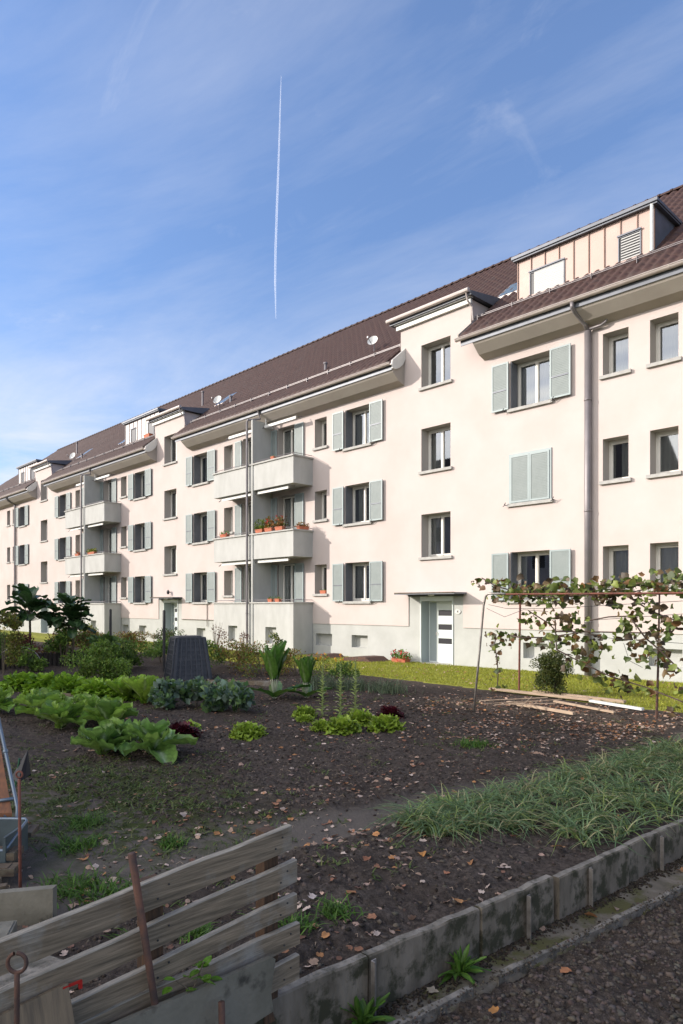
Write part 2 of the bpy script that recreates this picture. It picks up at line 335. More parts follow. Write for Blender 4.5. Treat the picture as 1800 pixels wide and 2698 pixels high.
def build_wall():
    xs = {XE0, XE1, }; zs = {-.6, 1.17, 2.2, 10.3, 10.95, 9.0}
    for o in ops: xs |= {o[0], o[1]}; zs |= {o[2], o[3]}
    bumps = [(x+K*i, y+K*i) for i in range(3) for x, y in [(-15.06, -12.24)]]
    pan = [(a-.52, b+.42) for a, b in DOORS]
    for a, b in bumps+pan: xs |= {round(a,3), round(b,3)}
    x = XE0
    while x < XE1: xs.add(round(x, 3)); x += 2.7
    xs = sorted(xs); zs = sorted(zs)
    mb = MB(); PL = .028
    def kind(xc, zc):
        if zc > 10.3 and not any(a < xc < b for a, b in bumps): return None
        for o in ops:
            if o[0] < xc < o[1] and o[2] < zc < o[3]: return None
        if zc < 1.17 or (zc < 2.2 and any(a < xc < b for a, b in pan)): return 'g'
        return 'p'
    G = {}
    for i in range(len(xs)-1):
        for j in range(len(zs)-1): G[i, j] = kind((xs[i]+xs[i+1])/2, (zs[j]+zs[j+1])/2)
    for (i, j), k in G.items():
        if not k: continue
        y = 0 if k == 'p' else PL; mi = 0 if k == 'p' else 1
        a, b, c, d = xs[i], xs[i+1], zs[j], zs[j+1]
        mb.face([(a,y,c),(b,y,c),(b,y,d),(a,y,d)], mi)
        if k == 'p':
            for di, dj, q in ((0,-1,[(a,0,c),(a,PL,c),(b,PL,c),(b,0,c)]), (0,1,[(a,0,d),(b,0,d),(b,PL,d),(a,PL,d)]), (-1,0,[(a,0,c),(a,0,d),(a,PL,d),(a,PL,c)]), (1,0,[(b,0,c),(b,PL,c),(b,PL,d),(b,0,d)])):
                if G.get((i+di, j+dj)) == 'g': mb.face(q, 0)
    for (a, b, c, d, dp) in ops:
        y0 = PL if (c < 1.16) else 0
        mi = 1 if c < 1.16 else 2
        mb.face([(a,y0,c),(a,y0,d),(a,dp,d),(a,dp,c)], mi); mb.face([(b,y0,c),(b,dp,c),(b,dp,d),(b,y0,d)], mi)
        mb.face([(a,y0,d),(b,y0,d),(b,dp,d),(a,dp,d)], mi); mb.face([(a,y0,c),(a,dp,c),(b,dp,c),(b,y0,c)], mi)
    # end walls and back wall
    mb.face([(XE1,0,-.6),(XE1,12,-.6),(XE1,12,10.3),(XE1,0,10.3)], 0)
    mb.face([(XE1,0,10.3),(XE1,12,10.3),(XE1,6,Z0+SP*RID-.02)], 0)
    mb.face([(XE0,0,-.6),(XE0,0,10.3),(XE0,12,10.3),(XE0,12,-.6)], 0)
    mb.face([(XE0,12,-.6),(XE0,12,10.3),(XE1,12,10.3),(XE1,12,-.6)], 0)
    bb(mb, 'wall', [M['pink'], M['plinth'], M['reveal']])
build_wall()
# ---------------------------------------------------------------- windows (templates, origin = lower left corner of opening, y=0 wall plane)
def rect_frame(mb, x0, x1, z0, z1, y0, y1, t, mi=0):
    mb.box(x0, x0+t, y0, y1, z0, z1, mi); mb.box(x1-t, x1, y0, y1, z0, z1, mi)
    mb.box(x0+t, x1-t, y0, y1, z0, z0+t, mi); mb.box(x0+t, x1-t, y0, y1, z1-t, z1, mi)
def curtain(x0, x1, z0, z1, y, m, parent, amp=.018, k=55):
    n = max(8, int((x1-x0)/.02)); mb = MB()
    P = [(x0+(x1-x0)*i/n, y+amp*math.sin(k*(x0+(x1-x0)*i/n)+.6*math.sin(9*i/n))) for i in range(n+1)]
    for i in range(n): mb.face([(P[i][0],P[i][1],z0),(P[i+1][0],P[i+1][1],z0),(P[i+1][0],P[i+1][1],z1),(P[i][0],P[i][1],z1)])
    return mb.build('curtain', m, parent, True)
def make_win(w_, h_, dep, sashes, curt, sill=True, name='window'):
    mb = MB(); rect_frame(mb, 0, w_, 0, h_, dep-.02, dep+.04, .055)
    n = sashes; sw = (w_-.11)/n
    for i in range(n): rect_frame(mb, .055+sw*i+.004, .055+sw*(i+1)-.004, .06, h_-.06, dep-.035, dep+.02, .045)
    if n == 2: mb.box(w_/2-.03, w_/2+.03, dep-.05, dep-.036, .06, h_-.06)
    f = mb.build(name, M['frame'], apt)
    g = MB()
    for i in range(n):
        a = .055+sw*i+.049; b = .055+sw*(i+1)-.049
        g.face([(a, dep, .105), (b, dep, .105), (b, dep, h_-.105), (a, dep, h_-.105)])
    g.build('pane', M['glass'], f)
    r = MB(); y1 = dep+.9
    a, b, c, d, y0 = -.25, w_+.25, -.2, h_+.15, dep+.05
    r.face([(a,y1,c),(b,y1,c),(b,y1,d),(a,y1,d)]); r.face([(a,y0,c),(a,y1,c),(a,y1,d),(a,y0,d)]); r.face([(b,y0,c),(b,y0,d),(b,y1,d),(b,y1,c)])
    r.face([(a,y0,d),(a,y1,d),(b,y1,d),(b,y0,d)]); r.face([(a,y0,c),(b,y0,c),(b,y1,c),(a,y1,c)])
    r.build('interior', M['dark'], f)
    if sill:
        s_ = MB(); s_.box(-.07, w_+.08, -.075, dep-.036, -.085, .0); s_.build('sill', M['sill'], f)
    for (u0, u1, m_) in curt: curtain(u0*w_+.03, u1*w_-.03, .03, h_-.03, dep+.13, M[m_], f)
    return f
def shutter(x0, x1, z0, z1, parent, y=-.095, closed=False):
    mb = MB(); t = .05; th = .035
    rect_frame(mb, x0, x1, z0, z1, y, y+th, t)
    zm = z0+(z1-z0)*.42
    if not closed: mb.box(x0+t, x1-t, y-.004, y+th-.002, zm-.018, zm+.018, 1)
    mb.box(x0+t, x1-t, y+.012, y+th-.006, z0+t, z1-t, 2)
    # louvre lines
    k = int((z1-z0-2*t)/.045)
    for i in range(k):
        z = z0+t+.045*(i+.5)
        if abs(z-zm) < .035 and not closed: continue
        mb.box(x0+t+.012, x1-t-.012, y+.006, y+.0115, z-.012, z+.008, 2)
    mb.box(x0+.04, x0+.10, y+th, -.001, z0+.16, z0+.19, 1); mb.box(x0+.04, x0+.10, y+th, -.001, z1-.2, z1-.17, 1)
    o = mb.build('shutter', [M['shut'], M['slate'], M['shutp']], parent)
    return o
def hook(x, parent):
    mb = MB(); mb.tube([(x, -.02, -.03), (x, -.13, -.02), (x+.05, -.14, .03)], .012, 5); mb.tube([(x, -.1, -.03), (x-.06, -.12, -.07)], .01, 5)
    mb.build('shutter_catch', M['iron'], parent)
def shut_pair(f):
    shutter(-.585, -.02, 0, HA-.01, f); shutter(WA+.02, WA+.63, 0, HA-.01, f); hook(-.18, f); hook(WA+.12, f)
    # slate-grey lining over the left side of the reveal
    mb = MB(); mb.box(.0, .03, .02, .33, .02, HA-.02); mb.build('reveal_lining', M['slate'], f)
tA = {k: make_win(WA, HA, .40, 2, c) for k, c in {'std': [(0,.42,'curtain'),(.6,1,'curtain')], 'violet': [(.1,.45,'curtain'),(.75,1,'curtainp')], 'sheer': [(0,1,'curtain')], 'bare': [(.0,.2,'curtain')]}.items()}
for f in tA.values(): shut_pair(f)
tAc = make_win(WA, HA, .40, 2, [])
shutter(.02, WA/2-.004, .02, HA-.02, tAc, y=-.05, closed=True); shutter(WA/2+.004, WA-.02, .02, HA-.02, tAc, y=-.05, closed=True)
mb = MB(); rect_frame(mb, -.035, WA+.035, -.0, HA+.035, -.03, -.002, .055); mb.build('shutter_frame', M['shut'], tAc); hook(-.12, tAc); hook(WA+.12, tAc)
tB = {k: make_win(WB, HB, .38, 1, c) for k, c in {'sheer': [(0,1,'curtain')], 'half': [(.35,1,'curtain')], 'bare': []}.items()}
tC = {k: make_win(WC, HC, .38, 2, c) for k, c in {'half': [(0,.45,'curtain')], 'bare': [(.8,1,'curtain')]}.items()}
used = set()
def place(t, x, z):
    if t.name not in used:
        used.add(t.name); t.location = (30+x, 0, z); return t
    return copy_tree(t, apt, (30+x, 0, z))
for kk, x, z, i in wins:
    if kk == 'A':
        if x == -10.87: t = (tA['sheer'], tAc, tA['bare'])[i]
        elif x == -17.72: t = (tA['std'], tA['violet'], tA['std'])[i]
        else: t = tA[('std','bare','violet','std','sheer')[(int(-x)+2*i) % 5]]
    elif kk == 'B': t = tB[('sheer','half','sheer')[i]] if x in (-8.12,) else (tB['sheer'] if x == -6.92 else tB[('bare','half','sheer')[(int(-x)+i) % 3]])
    else: t = tC[('bare','half','half')[i]]
    place(t, x, z)
# ---------------------------------------------------------------- cellar windows
def cellar(x0, x1, z0, z1, y=.25):
    mb = MB(); rect_frame(mb, x0, x1, z0, z1, y-.03, y+.02, .03); mb.box(x0+.03, x1-.03, y, y+.02, z0+.03, z1-.03)
    bb(mb, 'cellar_window', [M['plinth']])
for a, b in CEL: cellar(a, b, .36, .80)
# ---------------------------------------------------------------- entrance doors
for di, (a, b) in enumerate(DOORS):
    mb = MB(); y = .40
    W_ = b-a; l = .30                                  # side light / frame on the left
    rect_frame(mb, 0, W_, 0, 2.0, y, y+.06, .05)
    x0, x1 = .34, W_-.05
    zz = [(0.03,.62),(.80,1.07),(1.25,1.52),(1.70,1.95)]
    mb.box(x0, x0+.07, y-.02, y+.04, .03, 1.95); mb.box(x1-.07, x1, y-.02, y+.04, .03, 1.95)
    for z0, z1 in zz: mb.box(x0+.07, x1-.07, y-.015, y+.035, z0, z1)
    mb.box(x0+.09, x1-.09, y-.022, y-.0152, .08, .36); 
    d = mb.build('entrance_door', M['doorw'], apt); d.location = (30+a, 0, 0)
    g = MB()
    for z0, z1 in ((.62,.80),(1.07,1.25),(1.52,1.70)): g.box(x0+.07, x1-.07, y+.0, y+.012, z0, z1)
    g.build('glass_light', M['blackpl'], d)
    g = MB(); g.box(.05, x0, y+.0, y+.03, .05, 1.95); g.box(.0, .02, .04, y, .0, 1.99); g.build('side_panel', M['doorg'], d)
    g = MB(); g.tube([(x0+.035, y-.02, .98), (x0+.035, y-.07, .98), (x0+.035, y-.07, .90)], .012, 6); g.build('handle', M['zinc'], d)
    g = MB(); g.box(-.05, W_+.05, -.12, .4, -.06, .012); g.build('threshold', M['sill'], d)
    mb = MB()
    cx0, cx1, cp = (a-.60, b+.55, .62) if di == 0 else (a-.5, b+.45, .5)
    mb.box(cx0, cx1, -cp, 0, 2.20, 2.255, 0); mb.box(cx0+.004, cx1-.004, -cp-.006, -cp, 2.225, 2.262, 1); mb.box(cx0+.1, cx1-.1, -.05, 0, 2.14, 2.20, 0)
    bb(mb, 'door_canopy', [M['slate'], M['oldwood']])
    mb = MB(); mb.sphere(((a+b)/2, -.25, 2.185), (.11,.11,.04), 12, 6); bb(mb, 'canopy_lamp', M['white'], smooth=True)
    mb = MB(); mb.box(a-.03, b+.03, -.004, .028, 1.99, 2.14, 0); mb.box(b, b+.03, -.004, .028, 0, 1.99, 0); mb.box(a-.03, a, -.004, .028, 0, 1.99, 0); bb(mb, 'door_surround', M['doorw'])
# house number plate
mb = MB(); mb.prism([(-12.74+.11*math.cos(t*math.pi/10), 1.66+.07*math.sin(t*math.pi/10)) for t in range(20)], 'y', .0, .026)
pl = bb(mb, 'house_number_plate', M['white'])
tx = bpy.data.curves.new('number', 'FONT'); tx.body = "4"; tx.size = .12; tx.extrude = .002; tx.align_x = 'CENTER'; tx.align_y = 'CENTER'
to = bpy.data.objects.new('number', tx); C.objects.link(to); tx.materials.append(M['iron']); to.parent = pl; to.location = (-12.74, -.004, 1.66); to.rotation_euler = (R(90),0,0)
bpy.context.view_layer.update(); _m = bpy.data.meshes.new_from_object(to); _n = bpy.data.objects.new('number', _m); C.objects.link(_n); _n.parent = pl; _n.location = to.location; _n.rotation_euler = to.rotation_euler; bpy.data.objects.remove(to)
mb = MB(); mb.tube([(-30.08, 0, 2.5), (-30.08, -.12, 2.52)], .02, 6); mb.sphere((-30.08, -.14, 2.50), (.07,.07,.11)); bb(mb, 'wall_lamp', M['iron'], smooth=True)
# ---------------------------------------------------------------- roof
def tiles():
    V = []; F = []; n = 0; per = .29; dx = per/8; Lr = math.sqrt(1+SP*SP)
    rows = int((RID-EAV)*Lr/.36)+1; stp = (RID-EAV)/rows
    nb = [(x+K*i, y+K*i) for i in range(3) for x, y in [(-15.10, -12.20)]]
    for j in range(rows):
        y0 = EAV+stp*j; y1 = y0+stp
        xa = XE0-.3+(y0-EAV)*.68; segs = []
        if y0 < 1.25 - stp*.5:
            cuts = sorted([(a, b) for a, b in nb]); cur = xa
            for a, b in cuts:
                if y0 < -.0: a -= 0 ; 
                segs.append((cur, a)); cur = b
            segs.append((cur, XE1+.25))
        else: segs = [(xa, XE1+.25)]
        for sa, sb in segs:
            m = int((sb-sa)/dx)
            if m < 2: continue
            x = np.linspace(sa, sb, m+1); ph = (x/per) % 1.0
            prof = .07*np.sqrt(np.clip(1-((ph-.5)/.33)**2, 0, 1))
            jit = .006*(hsh(np.floor(x/per), np.full_like(x, j), 3)-.5)
            lift = .016
            for (yy, h) in ((y0-.015, prof+lift+.012+jit), (y1, prof+.012+jit), (y0-.015, prof*0-.02)):
                V.append(np.stack([x, np.full_like(x, yy), Z0+SP*yy+h], 1))
            k = m+1; i = np.arange(m)
            F.append(np.stack([n+i, n+i+1, n+k+i+1, n+k+i], 1)); F.append(np.stack([n+2*k+i, n+2*k+i+1, n+i+1, n+i], 1)); n += 3*k
    o = np_mesh('roof', np.concatenate(V), np.concatenate(F), M['tile'], parent=apt); o.location = (30,0,0)
    return o
roof = tiles()
mb = MB(); ze = Z0+SP*EAV; zr = Z0+SP*RID
for a, b in [(XE1+.2, -12.22), (-14.90, -28.62), (-31.45, -45.05), (-47.95, XE0)]:
    mb.prism([(EAV, ze-.02), (EAV, ze-.06), (0, Z0-.06), (0, Z0-.02)], 'x', b, a)
mb.face([(XE1+.2,0,Z0-.03),(XE1+.2,RID,zr-.03),(XE0+4.2,RID,zr-.03),(XE0,0,Z0-.03)])
mb.face([(XE1+.2,RID,zr+.02),(XE1+.2,12.66,ze),(XE0-.3,12.66,ze),(XE0+4.2,RID,zr+.02)])
mb.face([(XE0-.3,EAV,ze+.03),(XE0+4.2,RID,zr),(XE0-.3,12.66,ze)])
mb.build('roof_underlay', M['tile'], roof)
mb = MB(); x = XE0+4.2
while x < XE1+.2:
    pts = [(6+.13*math.cos(t), zr-.02+.11*math.sin(t)+.03) for t in [math.pi*i/6 for i in range(7)]]
    mb.prism([(u, v) for u, v in pts], 'x', x, x+.40); mb.prism([(6+1.14*(u-6), v+.012) for u, v in pts], 'x', x+.33, x+.41); x += .40
mb.build('ridge_tiles', M['tile'], roof)
# snow guard rails on the roof
mb = MB()
for a, b in [(XE1, -12.5), (-15.2, -28.5), (-31.9, -45.0), (-48.2, -62)]:
    for q in (0.02, .1): mb.tube([(a, .12+q, Z0+SP*.12+.13+q), (b, .12+q, Z0+SP*.12+.13+q)], .011, 5)
    x = a
    while x > b: mb.box(x-.006, x+.006, .12, .24, Z0+SP*.1, Z0+SP*.12+.22); x -= 1.2
mb.build('snow_guard', M['pipe'], roof)
# eaves: soffit, fascia, gutter
for i, (a, b, sa, sb) in enumerate([(XE1+.2, -12.22, XE1, -11.75), (-14.90, -28.62, -14.90, -28.1), (-31.45, -45.05, -31.45, -44.6), (-47.95, XE0, -47.95, XE0)]):
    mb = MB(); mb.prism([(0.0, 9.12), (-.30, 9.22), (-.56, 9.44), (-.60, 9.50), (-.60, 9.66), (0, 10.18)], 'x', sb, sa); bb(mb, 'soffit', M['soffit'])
    mb = MB(); mb.prism([(-.602, 9.50), (-.632, 9.50), (-.632, 9.70), (-.602, 9.70)], 'x', b+.06, a-.0); bb(mb, 'fascia', M['slate'])
    mb = MB(); c = [(-.71+.075*math.cos(math.pi+math.pi*k/8), 9.70+.075*math.sin(math.pi+math.pi*k/8)) for k in range(9)]
    c2 = [(-.71+.064*math.cos(2*math.pi-math.pi*k/8), 9.70+.064*math.sin(2*math.pi-math.pi*k/8)) for k in range(9)]
    mb.prism(c+c2, 'x', b-.05, a+.02); mb.tube([(b-.05, -.788, 9.70), (a+.02, -.788, 9.70)], .014, 6)
    mb.prism(c, 'x', b-.055, b-.045)
    x = a-.3
    while x > b: mb.prism([(u-(u+.71)*-.05, v-.004) for u, v in c]+list(reversed(c)), 'x', x, x+.03); x -= 1.6
    bb(mb, 'gutter', M['zinc'])
    # verge plate closing the eave beside the stair tower
    if i in (1, 2, 3):
        mb = MB(); mb.prism([(-.63,9.54),(-.66,9.70),(-.64,9.80),(-.0,10.34),(-.0,9.98),(-.12,9.78),(-.3,9.62),(-.5,9.53)], 'x', a+.0, a+.05)
        bb(mb, 'verge_board', M['white'])
    else: pass
    if i < 3:
        mb = MB(); mb.prism([(-.66, ze-.03), (-.66, ze+.08), (0, Z0+.08), (0, Z0-.03)], 'x', b-.035, b-.0); bb(mb, 'verge_board', M['soffit'])
# stair towers rising through the eaves
for i in range(3):
    o_ = K*i; x0, x1 = -15.06+o_, -12.24+o_
    mb = MB(); zt = 11.12; yt = (zt-Z0)/SP
    for x in (x0, x1): mb.face([(x,0,9.9),(x,yt,zt),(x,0,zt)])
    mb.box(x0, x1, 0, .02, 10.95, 11.12)
    t_ = bb(mb, 'stair_tower', M['pink'])
    mb = MB(); mb.box(x0-.12, x1+.05, -.10, -.002, 10.97, 11.09); mb.box(x0-.16, x1+.08, -.17, -.0, 11.125, 11.15); mb.build('cornice', M['white'], t_)
    mb = MB(); mb.box(x0-.14, x1+.06, -.06, 0, 11.09, 11.125); mb.box(x0-.30, x1+.16, -.22, 1.35, 11.152, 11.27); mb.prism([(-.22,11.27),(1.4,11.27),(1.4,11.50),(1.3,11.5)], 'x', x0-.30, x1+.16); mb.build('tower_roof', M['slate'], t_)
    mb = MB(); mb.tube([(x0-.36, -.29, 11.28), (x1+.12, -.29, 11.28)], .07, 10); mb.tube([(x1+.02,-.29,11.25),(x1+.02,-.2,11.0),(x1+.07,-.05,10.85),(x1+.07,.0,10.45)], .03, 6); mb.build('tower_gutter', M['zinc'], t_)
# standing-seam dormers
def dormer(x0, x1, windows, kind):
    y0, zt, yb = .60, 11.98, 2.05; zb = Z0+SP*y0-.05
    mb = MB(); mb.face([(x0,y0,zb),(x1,y0,zb),(x1,y0,zt),(x0,y0,zt)], 0)
    for x in (x0, x1): mb.face([(x,y0,zb),(x,yb,Z0+SP*yb),(x,yb,zt),(x,y0,zt)], 1)
    n = max(3, int((x1-x0)/.43)); 
    for k in range(n+1):
        x = x0+.0+(x1-x0)*k/n
        blk = [wd for wd in windows if wd[0]-.01 < x < wd[1]+.01]
        mb.box(x-.009, x+.009, y0-.03, y0-.001, blk[0][3]+.02 if blk else zb, zt, 2)
    mb.box(x0-.005, x1+.005, y0-.035, y0-.002, zb, zb+.10, 0)
    d = bb(mb, 'roof_dormer', [M['copper'] if kind == 0 else M['doorpale'], M['slate'], M['seam'] if kind == 0 else M['pipe']])
    r = MB(); r.box(x0-.10, x1+.10, y0-.12, 2.1, zt, zt+.05); r.box(x0-.14, x1+.12, y0-.16, 2.2, zt+.05, zt+.13); r.build('dormer_roof', M['slate'], d)
    if kind == 0:
        r = MB(); r.tube([(x1-.04,y0-.09,zt+.02),(x1-.04,y0-.09,zb+.05)], .045, 8); r.build('downpipe', M['white'], d)
    for (a, b, c, e, open_) in windows:
        f = MB(); f.box(a-.0, a+.03, y0-.03, y0+.02, c, e); f.box(b-.03, b, y0-.03, y0+.02, c, e); f.box(a+.03, b-.03, y0-.03, y0+.02, e-.03, e)
        f.box(a+.03, b-.03, y0-.006, y0-.0005, c, e-.03, 1); f.box(a-.02, b+.02, y0-.06, y0-.031, e, e+.04)
        fo = f.build('dormer_window', [M['slate'], M['blackpl']], d)
        if open_ is None: continue
        s_ = MB(); z = c+.03
        while z < e-.03:
            s_.box(a+.03+(.12 if not open_ else .05), b-.03, y0-.024, y0-.008, z, z+(.046 if not open_ else .028)); z += .05 if not open_ else .07  # slats stop short; the bare black strip at left is painted reveal shadow
        s_.build('roller_shutter', M['roller'], fo)
M['doorpale'] = mat('zinc_cladding', (.50,.45,.43), .5, metal=.3, col2=(.44,.40,.38), ns=2)
dormer(-10.99, -7.04, [(-10.60,-9.50,10.78,11.52,False), (-7.98,-7.38,10.78,11.52,True)], 0)
dormer(-36.1, -32.3, [(-35.42,-34.85,10.84,11.58,None), (-33.50,-32.84,10.84,11.56,None)], 1)
dormer(-53.3, -49.5, [(-52.66,-52.15,10.84,11.58,None), (-50.8,-50.15,10.84,11.56,None)], 1)
# roof vents, rooflights
for (x, y, h) in [(-19.6, .75, .28), (-26.6, 1.15, .3), (-31.0, 2.4, .75), (-43.2, 1.1, .3), (-47.6, 2.6, .8)]:
    mb = MB(); z = Z0+SP*y; mb.tube([(x,y,z-.1),(x,y,z+h)], .055, 8); mb.tube([(x,y,z+h),(x,y,z+h+.06)], .085, 8); bb(mb, 'roof_vent', M['pipe'])
for (x, y) in [(-37.8, 1.5), (-28.1, 1.9), (-12.0, 1.95), (-44.6, 1.9)]:
    mb = MB(); z = Z0+SP*y+.09; hh = .42; mb.face([(x-.35,y-hh,z-SP*hh),(x+.35,y-hh,z-SP*hh),(x+.35,y+hh,z+SP*hh),(x-.35,y+hh,z+SP*hh)])
    mb.prism([(y-hh,z-SP*hh-.1),(y-hh,z-SP*hh-.005),(y+hh,z+SP*hh-.005),(y+hh,z+SP*hh-.1)], 'x', x-.38, x+.38, 1); bb(mb, 'rooflight', [M['glasst'], M['zinc']])
# ---------------------------------------------------------------- balconies
for bi, (bx0, bx1, bd) in enumerate(BAL):
    for lv, (zb, zt) in enumerate([(6.40, 7.40), (3.68, 4.64), (-.3, 1.93)]):
        mb = MB(); y0 = -.95; t = .10; zf = zb+.13 if lv < 2 else 1.08
        # front, sides, slab; the lower one has two cellar openings cut from its face
        if lv < 2:
            mb.box(bx0, bx1, y0, y0+t, zb, zt); mb.box(bx0, bx0+t, y0+t, 0, zb, zt); mb.box(bx1-t, bx1, y0+t, 0, zb, zt); mb.box(bx0+t, bx1-t, y0+t, 0, zb, zf)
        else:
            oo = [(bd+.82, bd+1.5), (bd-1.7, bd-1.05)]; xs = [bx0, oo[1][0], oo[1][1], oo[0][0], oo[0][1], bx1]
            for k in (0, 2, 4): mb.box(xs[k], xs[k+1], y0, y0+.25, zb, 1.02)
            for k in (1, 3): mb.box(xs[k], xs[k+1], y0, y0+.25, zb, .38); mb.box(xs[k], xs[k+1], y0+.2, y0+.25, .38, 1.02, 1)
            mb.box(bx0, bx1, y0, y0+t, 1.02, zt); mb.box(bx0, bx0+t, y0+t, 0, 1.02, zt); mb.box(bx1-t, bx1, y0+t, 0, 1.02, zt)
            mb.box(bx0, bx0+t, y0+.25, 0, zb, 1.02); mb.box(bx1-t, bx1, y0+.25, 0, zb, 1.02); mb.box(bx0+t, bx1-t, y0+t, 0, 1.025, zf)
        bo = bb(mb, 'balcony', [M['balc'], M['plinth']])
        mb = MB(); rect = (bx0-.05, bx1+.05, y0-.05)
        mb.box(rect[0], rect[1], y0-.05, y0+t+.03, zt, zt+.055); mb.box(rect[0], bx0+t+.03, y0+t+.03, 0, zt, zt+.055); mb.box(bx1-t-.03, rect[1], y0+t+.03, 0, zt, zt+.055); mb.build('parapet_cap', M['sill'], bo)
        mb = MB(); mb.tube([(bx0+.03,0,zt+.13),(bx0+.03,y0+.03,zt+.13),(bx1-.03,y0+.03,zt+.13),(bx1-.03,0,zt+.13)], .013, 6)
        for xx in (bx0+.03, bd-1.3, bd+1.3, bx1-.03): mb.tube([(xx,y0+.03,zt+.05),(xx,y0+.03,zt+.13)], .01, 5)
        mb.build('handrail', M['pipe'], bo)
    for zc in (9.02, 6.33, 3.61):
        for a, b in ((bd+.12, bx1-.45), (bx0+.4, bd-.3)):
            mb = MB(); yy = -.42 if zc > 9 else -.78
            mb.tube([(a, yy, zc), (b, yy, zc)], .045, 8, 0); mb.box(a, b, yy-.05, yy-.03, zc-.08, zc+.01, 0); mb.tube([(b, yy, zc), (b+.1, yy+.2, zc+.03)], .02, 6, 1); mb.tube([(a, yy, zc), (a-.12, yy-.1, zc-.1)], .018, 6, 1); bb(mb, 'rolled_awning', [M['white'], M['pipe']])
    mb = MB(); mb.box(bd-.05, bd+.04, -.985, 0, -.3, 9.2); bb(mb, 'divider_wall', M['balc'])
    mb = MB(); mb.tube([(bd-.26,-1.04,-.3),(bd-.26,-1.04,9.16),(bd-.22,-1.03,9.22),(bd+.02,-.6,9.3),(bd+.02,-.71,9.64)], .045, 8)
    for z in (1.5, 3.6, 6.3, 8.6): mb.tube([(bd-.26,-1.04,z),(bd-.26,-1.04,z+.06)], .056, 8)
    bb(mb, 'downpipe', M['pipe'])
    mb = MB(); mb.tube([(bd+.16,-.0,8.98),(bd+.16,-.42,9.0),(bd+.16,-.42,9.3)], .03, 6); bb(mb, 'bracket_pipe', M['white'])
for (a, b, fz, bd) in BD:
    mb = MB(); w_ = b-a; rect_frame(mb, 0, w_, 0, 2.40, .26, .31, .06); mb.box(w_/2-.04, w_/2+.04, .25, .32, .06, 2.34)
    f = mb.build('balcony_door', M['frame'], apt); f.location = (30+a, 0, fz)
    g = MB(); g.face([(.06,.29,.06),(w_-.06,.29,.06),(w_-.06,.29,2.34),(.06,.29,2.34)]); g.build('pane', M['glass'], f)
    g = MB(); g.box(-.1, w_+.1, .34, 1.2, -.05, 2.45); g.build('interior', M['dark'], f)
    curtain(.05, w_*.45, .1, 2.3, .325, M['curtain'], f, .008)
    if b < bd: shutter(-.50, -.03, .0, 2.38, f, y=-.07); shutter(w_+.03, w_+.5, 0, 2.38, f, y=-.07)
    else: shutter(-.37, -.02, .0, 2.38, f, y=-.07); shutter(w_+.03, w_+.54, .0, 2.38, f, y=-.07)
# free downpipes on the wall
mb = MB(); mb.tube([(-8.47,-.11,-.3),(-8.47,-.11,9.02)], .09, 12)
for z in (1.4, 4.3, 7.2): mb.tube([(-8.47,-.11,z),(-8.47,-.11,z+.05)], .10, 12)
mb.tube([(-8.47,-.11,9.0),(-8.50,-.2,9.18),(-8.60,-.55,9.42),(-8.60,-.70,9.5),(-8.60,-.71,9.64)], .055, 8); mb.tube([(-8.47,-.12,9.06),(-8.1,-.12,9.07),(-7.98,-.12,9.12),(-7.93,-.12,9.3)], .035, 8)
bb(mb, 'downpipe', M['pipe'], smooth=True)
mb = MB(); mb.tube([(-52.0,-.1,-.3),(-52.0,-.1,9.1),(-52.0,-.6,9.4),(-52.0,-.71,9.64)], .075, 8); bb(mb, 'downpipe', M['pipe'])
mb = MB(); mb.tube([(-26.77,-.03,.9),(-26.77,-.03,3.3)], .02, 6); mb.tube([(-29.0,-.03,1.2),(-25.1,-.03,1.2)], .012, 5); bb(mb, 'gas_pipe', M['pipegrey'])
# satellite dishes
def dish(x, y, r, label):
    z = Z0+SP*y; mb = MB(); c = Vector((0, 0, .42)); ax = Vector((.30,-.86,.40)).normalized(); u = ax.cross(Vector((0,0,1))).normalized(); v = u.cross(ax)
    n = 20; rr = [(.0, 0), (.5, .03), (1, .10)]; base = len(mb.v)
    t = empty('satellite_dish', (x, y, z), 0, label, 'satellite dish', 'satellite dishes on the roof')
    for q, (k, dd) in enumerate(rr):
        for i in range(n):
            a = 2*math.pi*i/n; mb.v.append(tuple(c + (u*math.cos(a)+v*math.sin(a))*r*k + ax*dd))
    for q in range(2):
        for i in range(n): mb.f.append((q*n+i, q*n+(i+1) % n, (q+1)*n+(i+1) % n, (q+1)*n+i)); mb.m.append(0)
    mb.build('reflector', M['white'], t, True)
    mb = MB(); mb.tube([(0,.0,-.1),(0,.05,.3),tuple(c-ax*.05)], .02, 6); mb.tube([tuple(c-v*r*.9+ax*.08), tuple(c+ax*.42-v*.2)], .012, 5); mb.box(-.03,.03,-.03,.03,0,.06, 0, Matrix.Translation(c+ax*.42-v*.2)); mb.build('mast_and_arm', M['pipe'], t)
dish(-17.0, .72, .20, 'larger round white satellite dish on the roof just left of the near stair tower')
dish(-27.25, .9, .22, 'small white satellite dish on the roof beside the second stair tower')
dish(-44.3, 1.0, .24, 'tiny far white satellite dish on the roof beside the farthest stair tower')
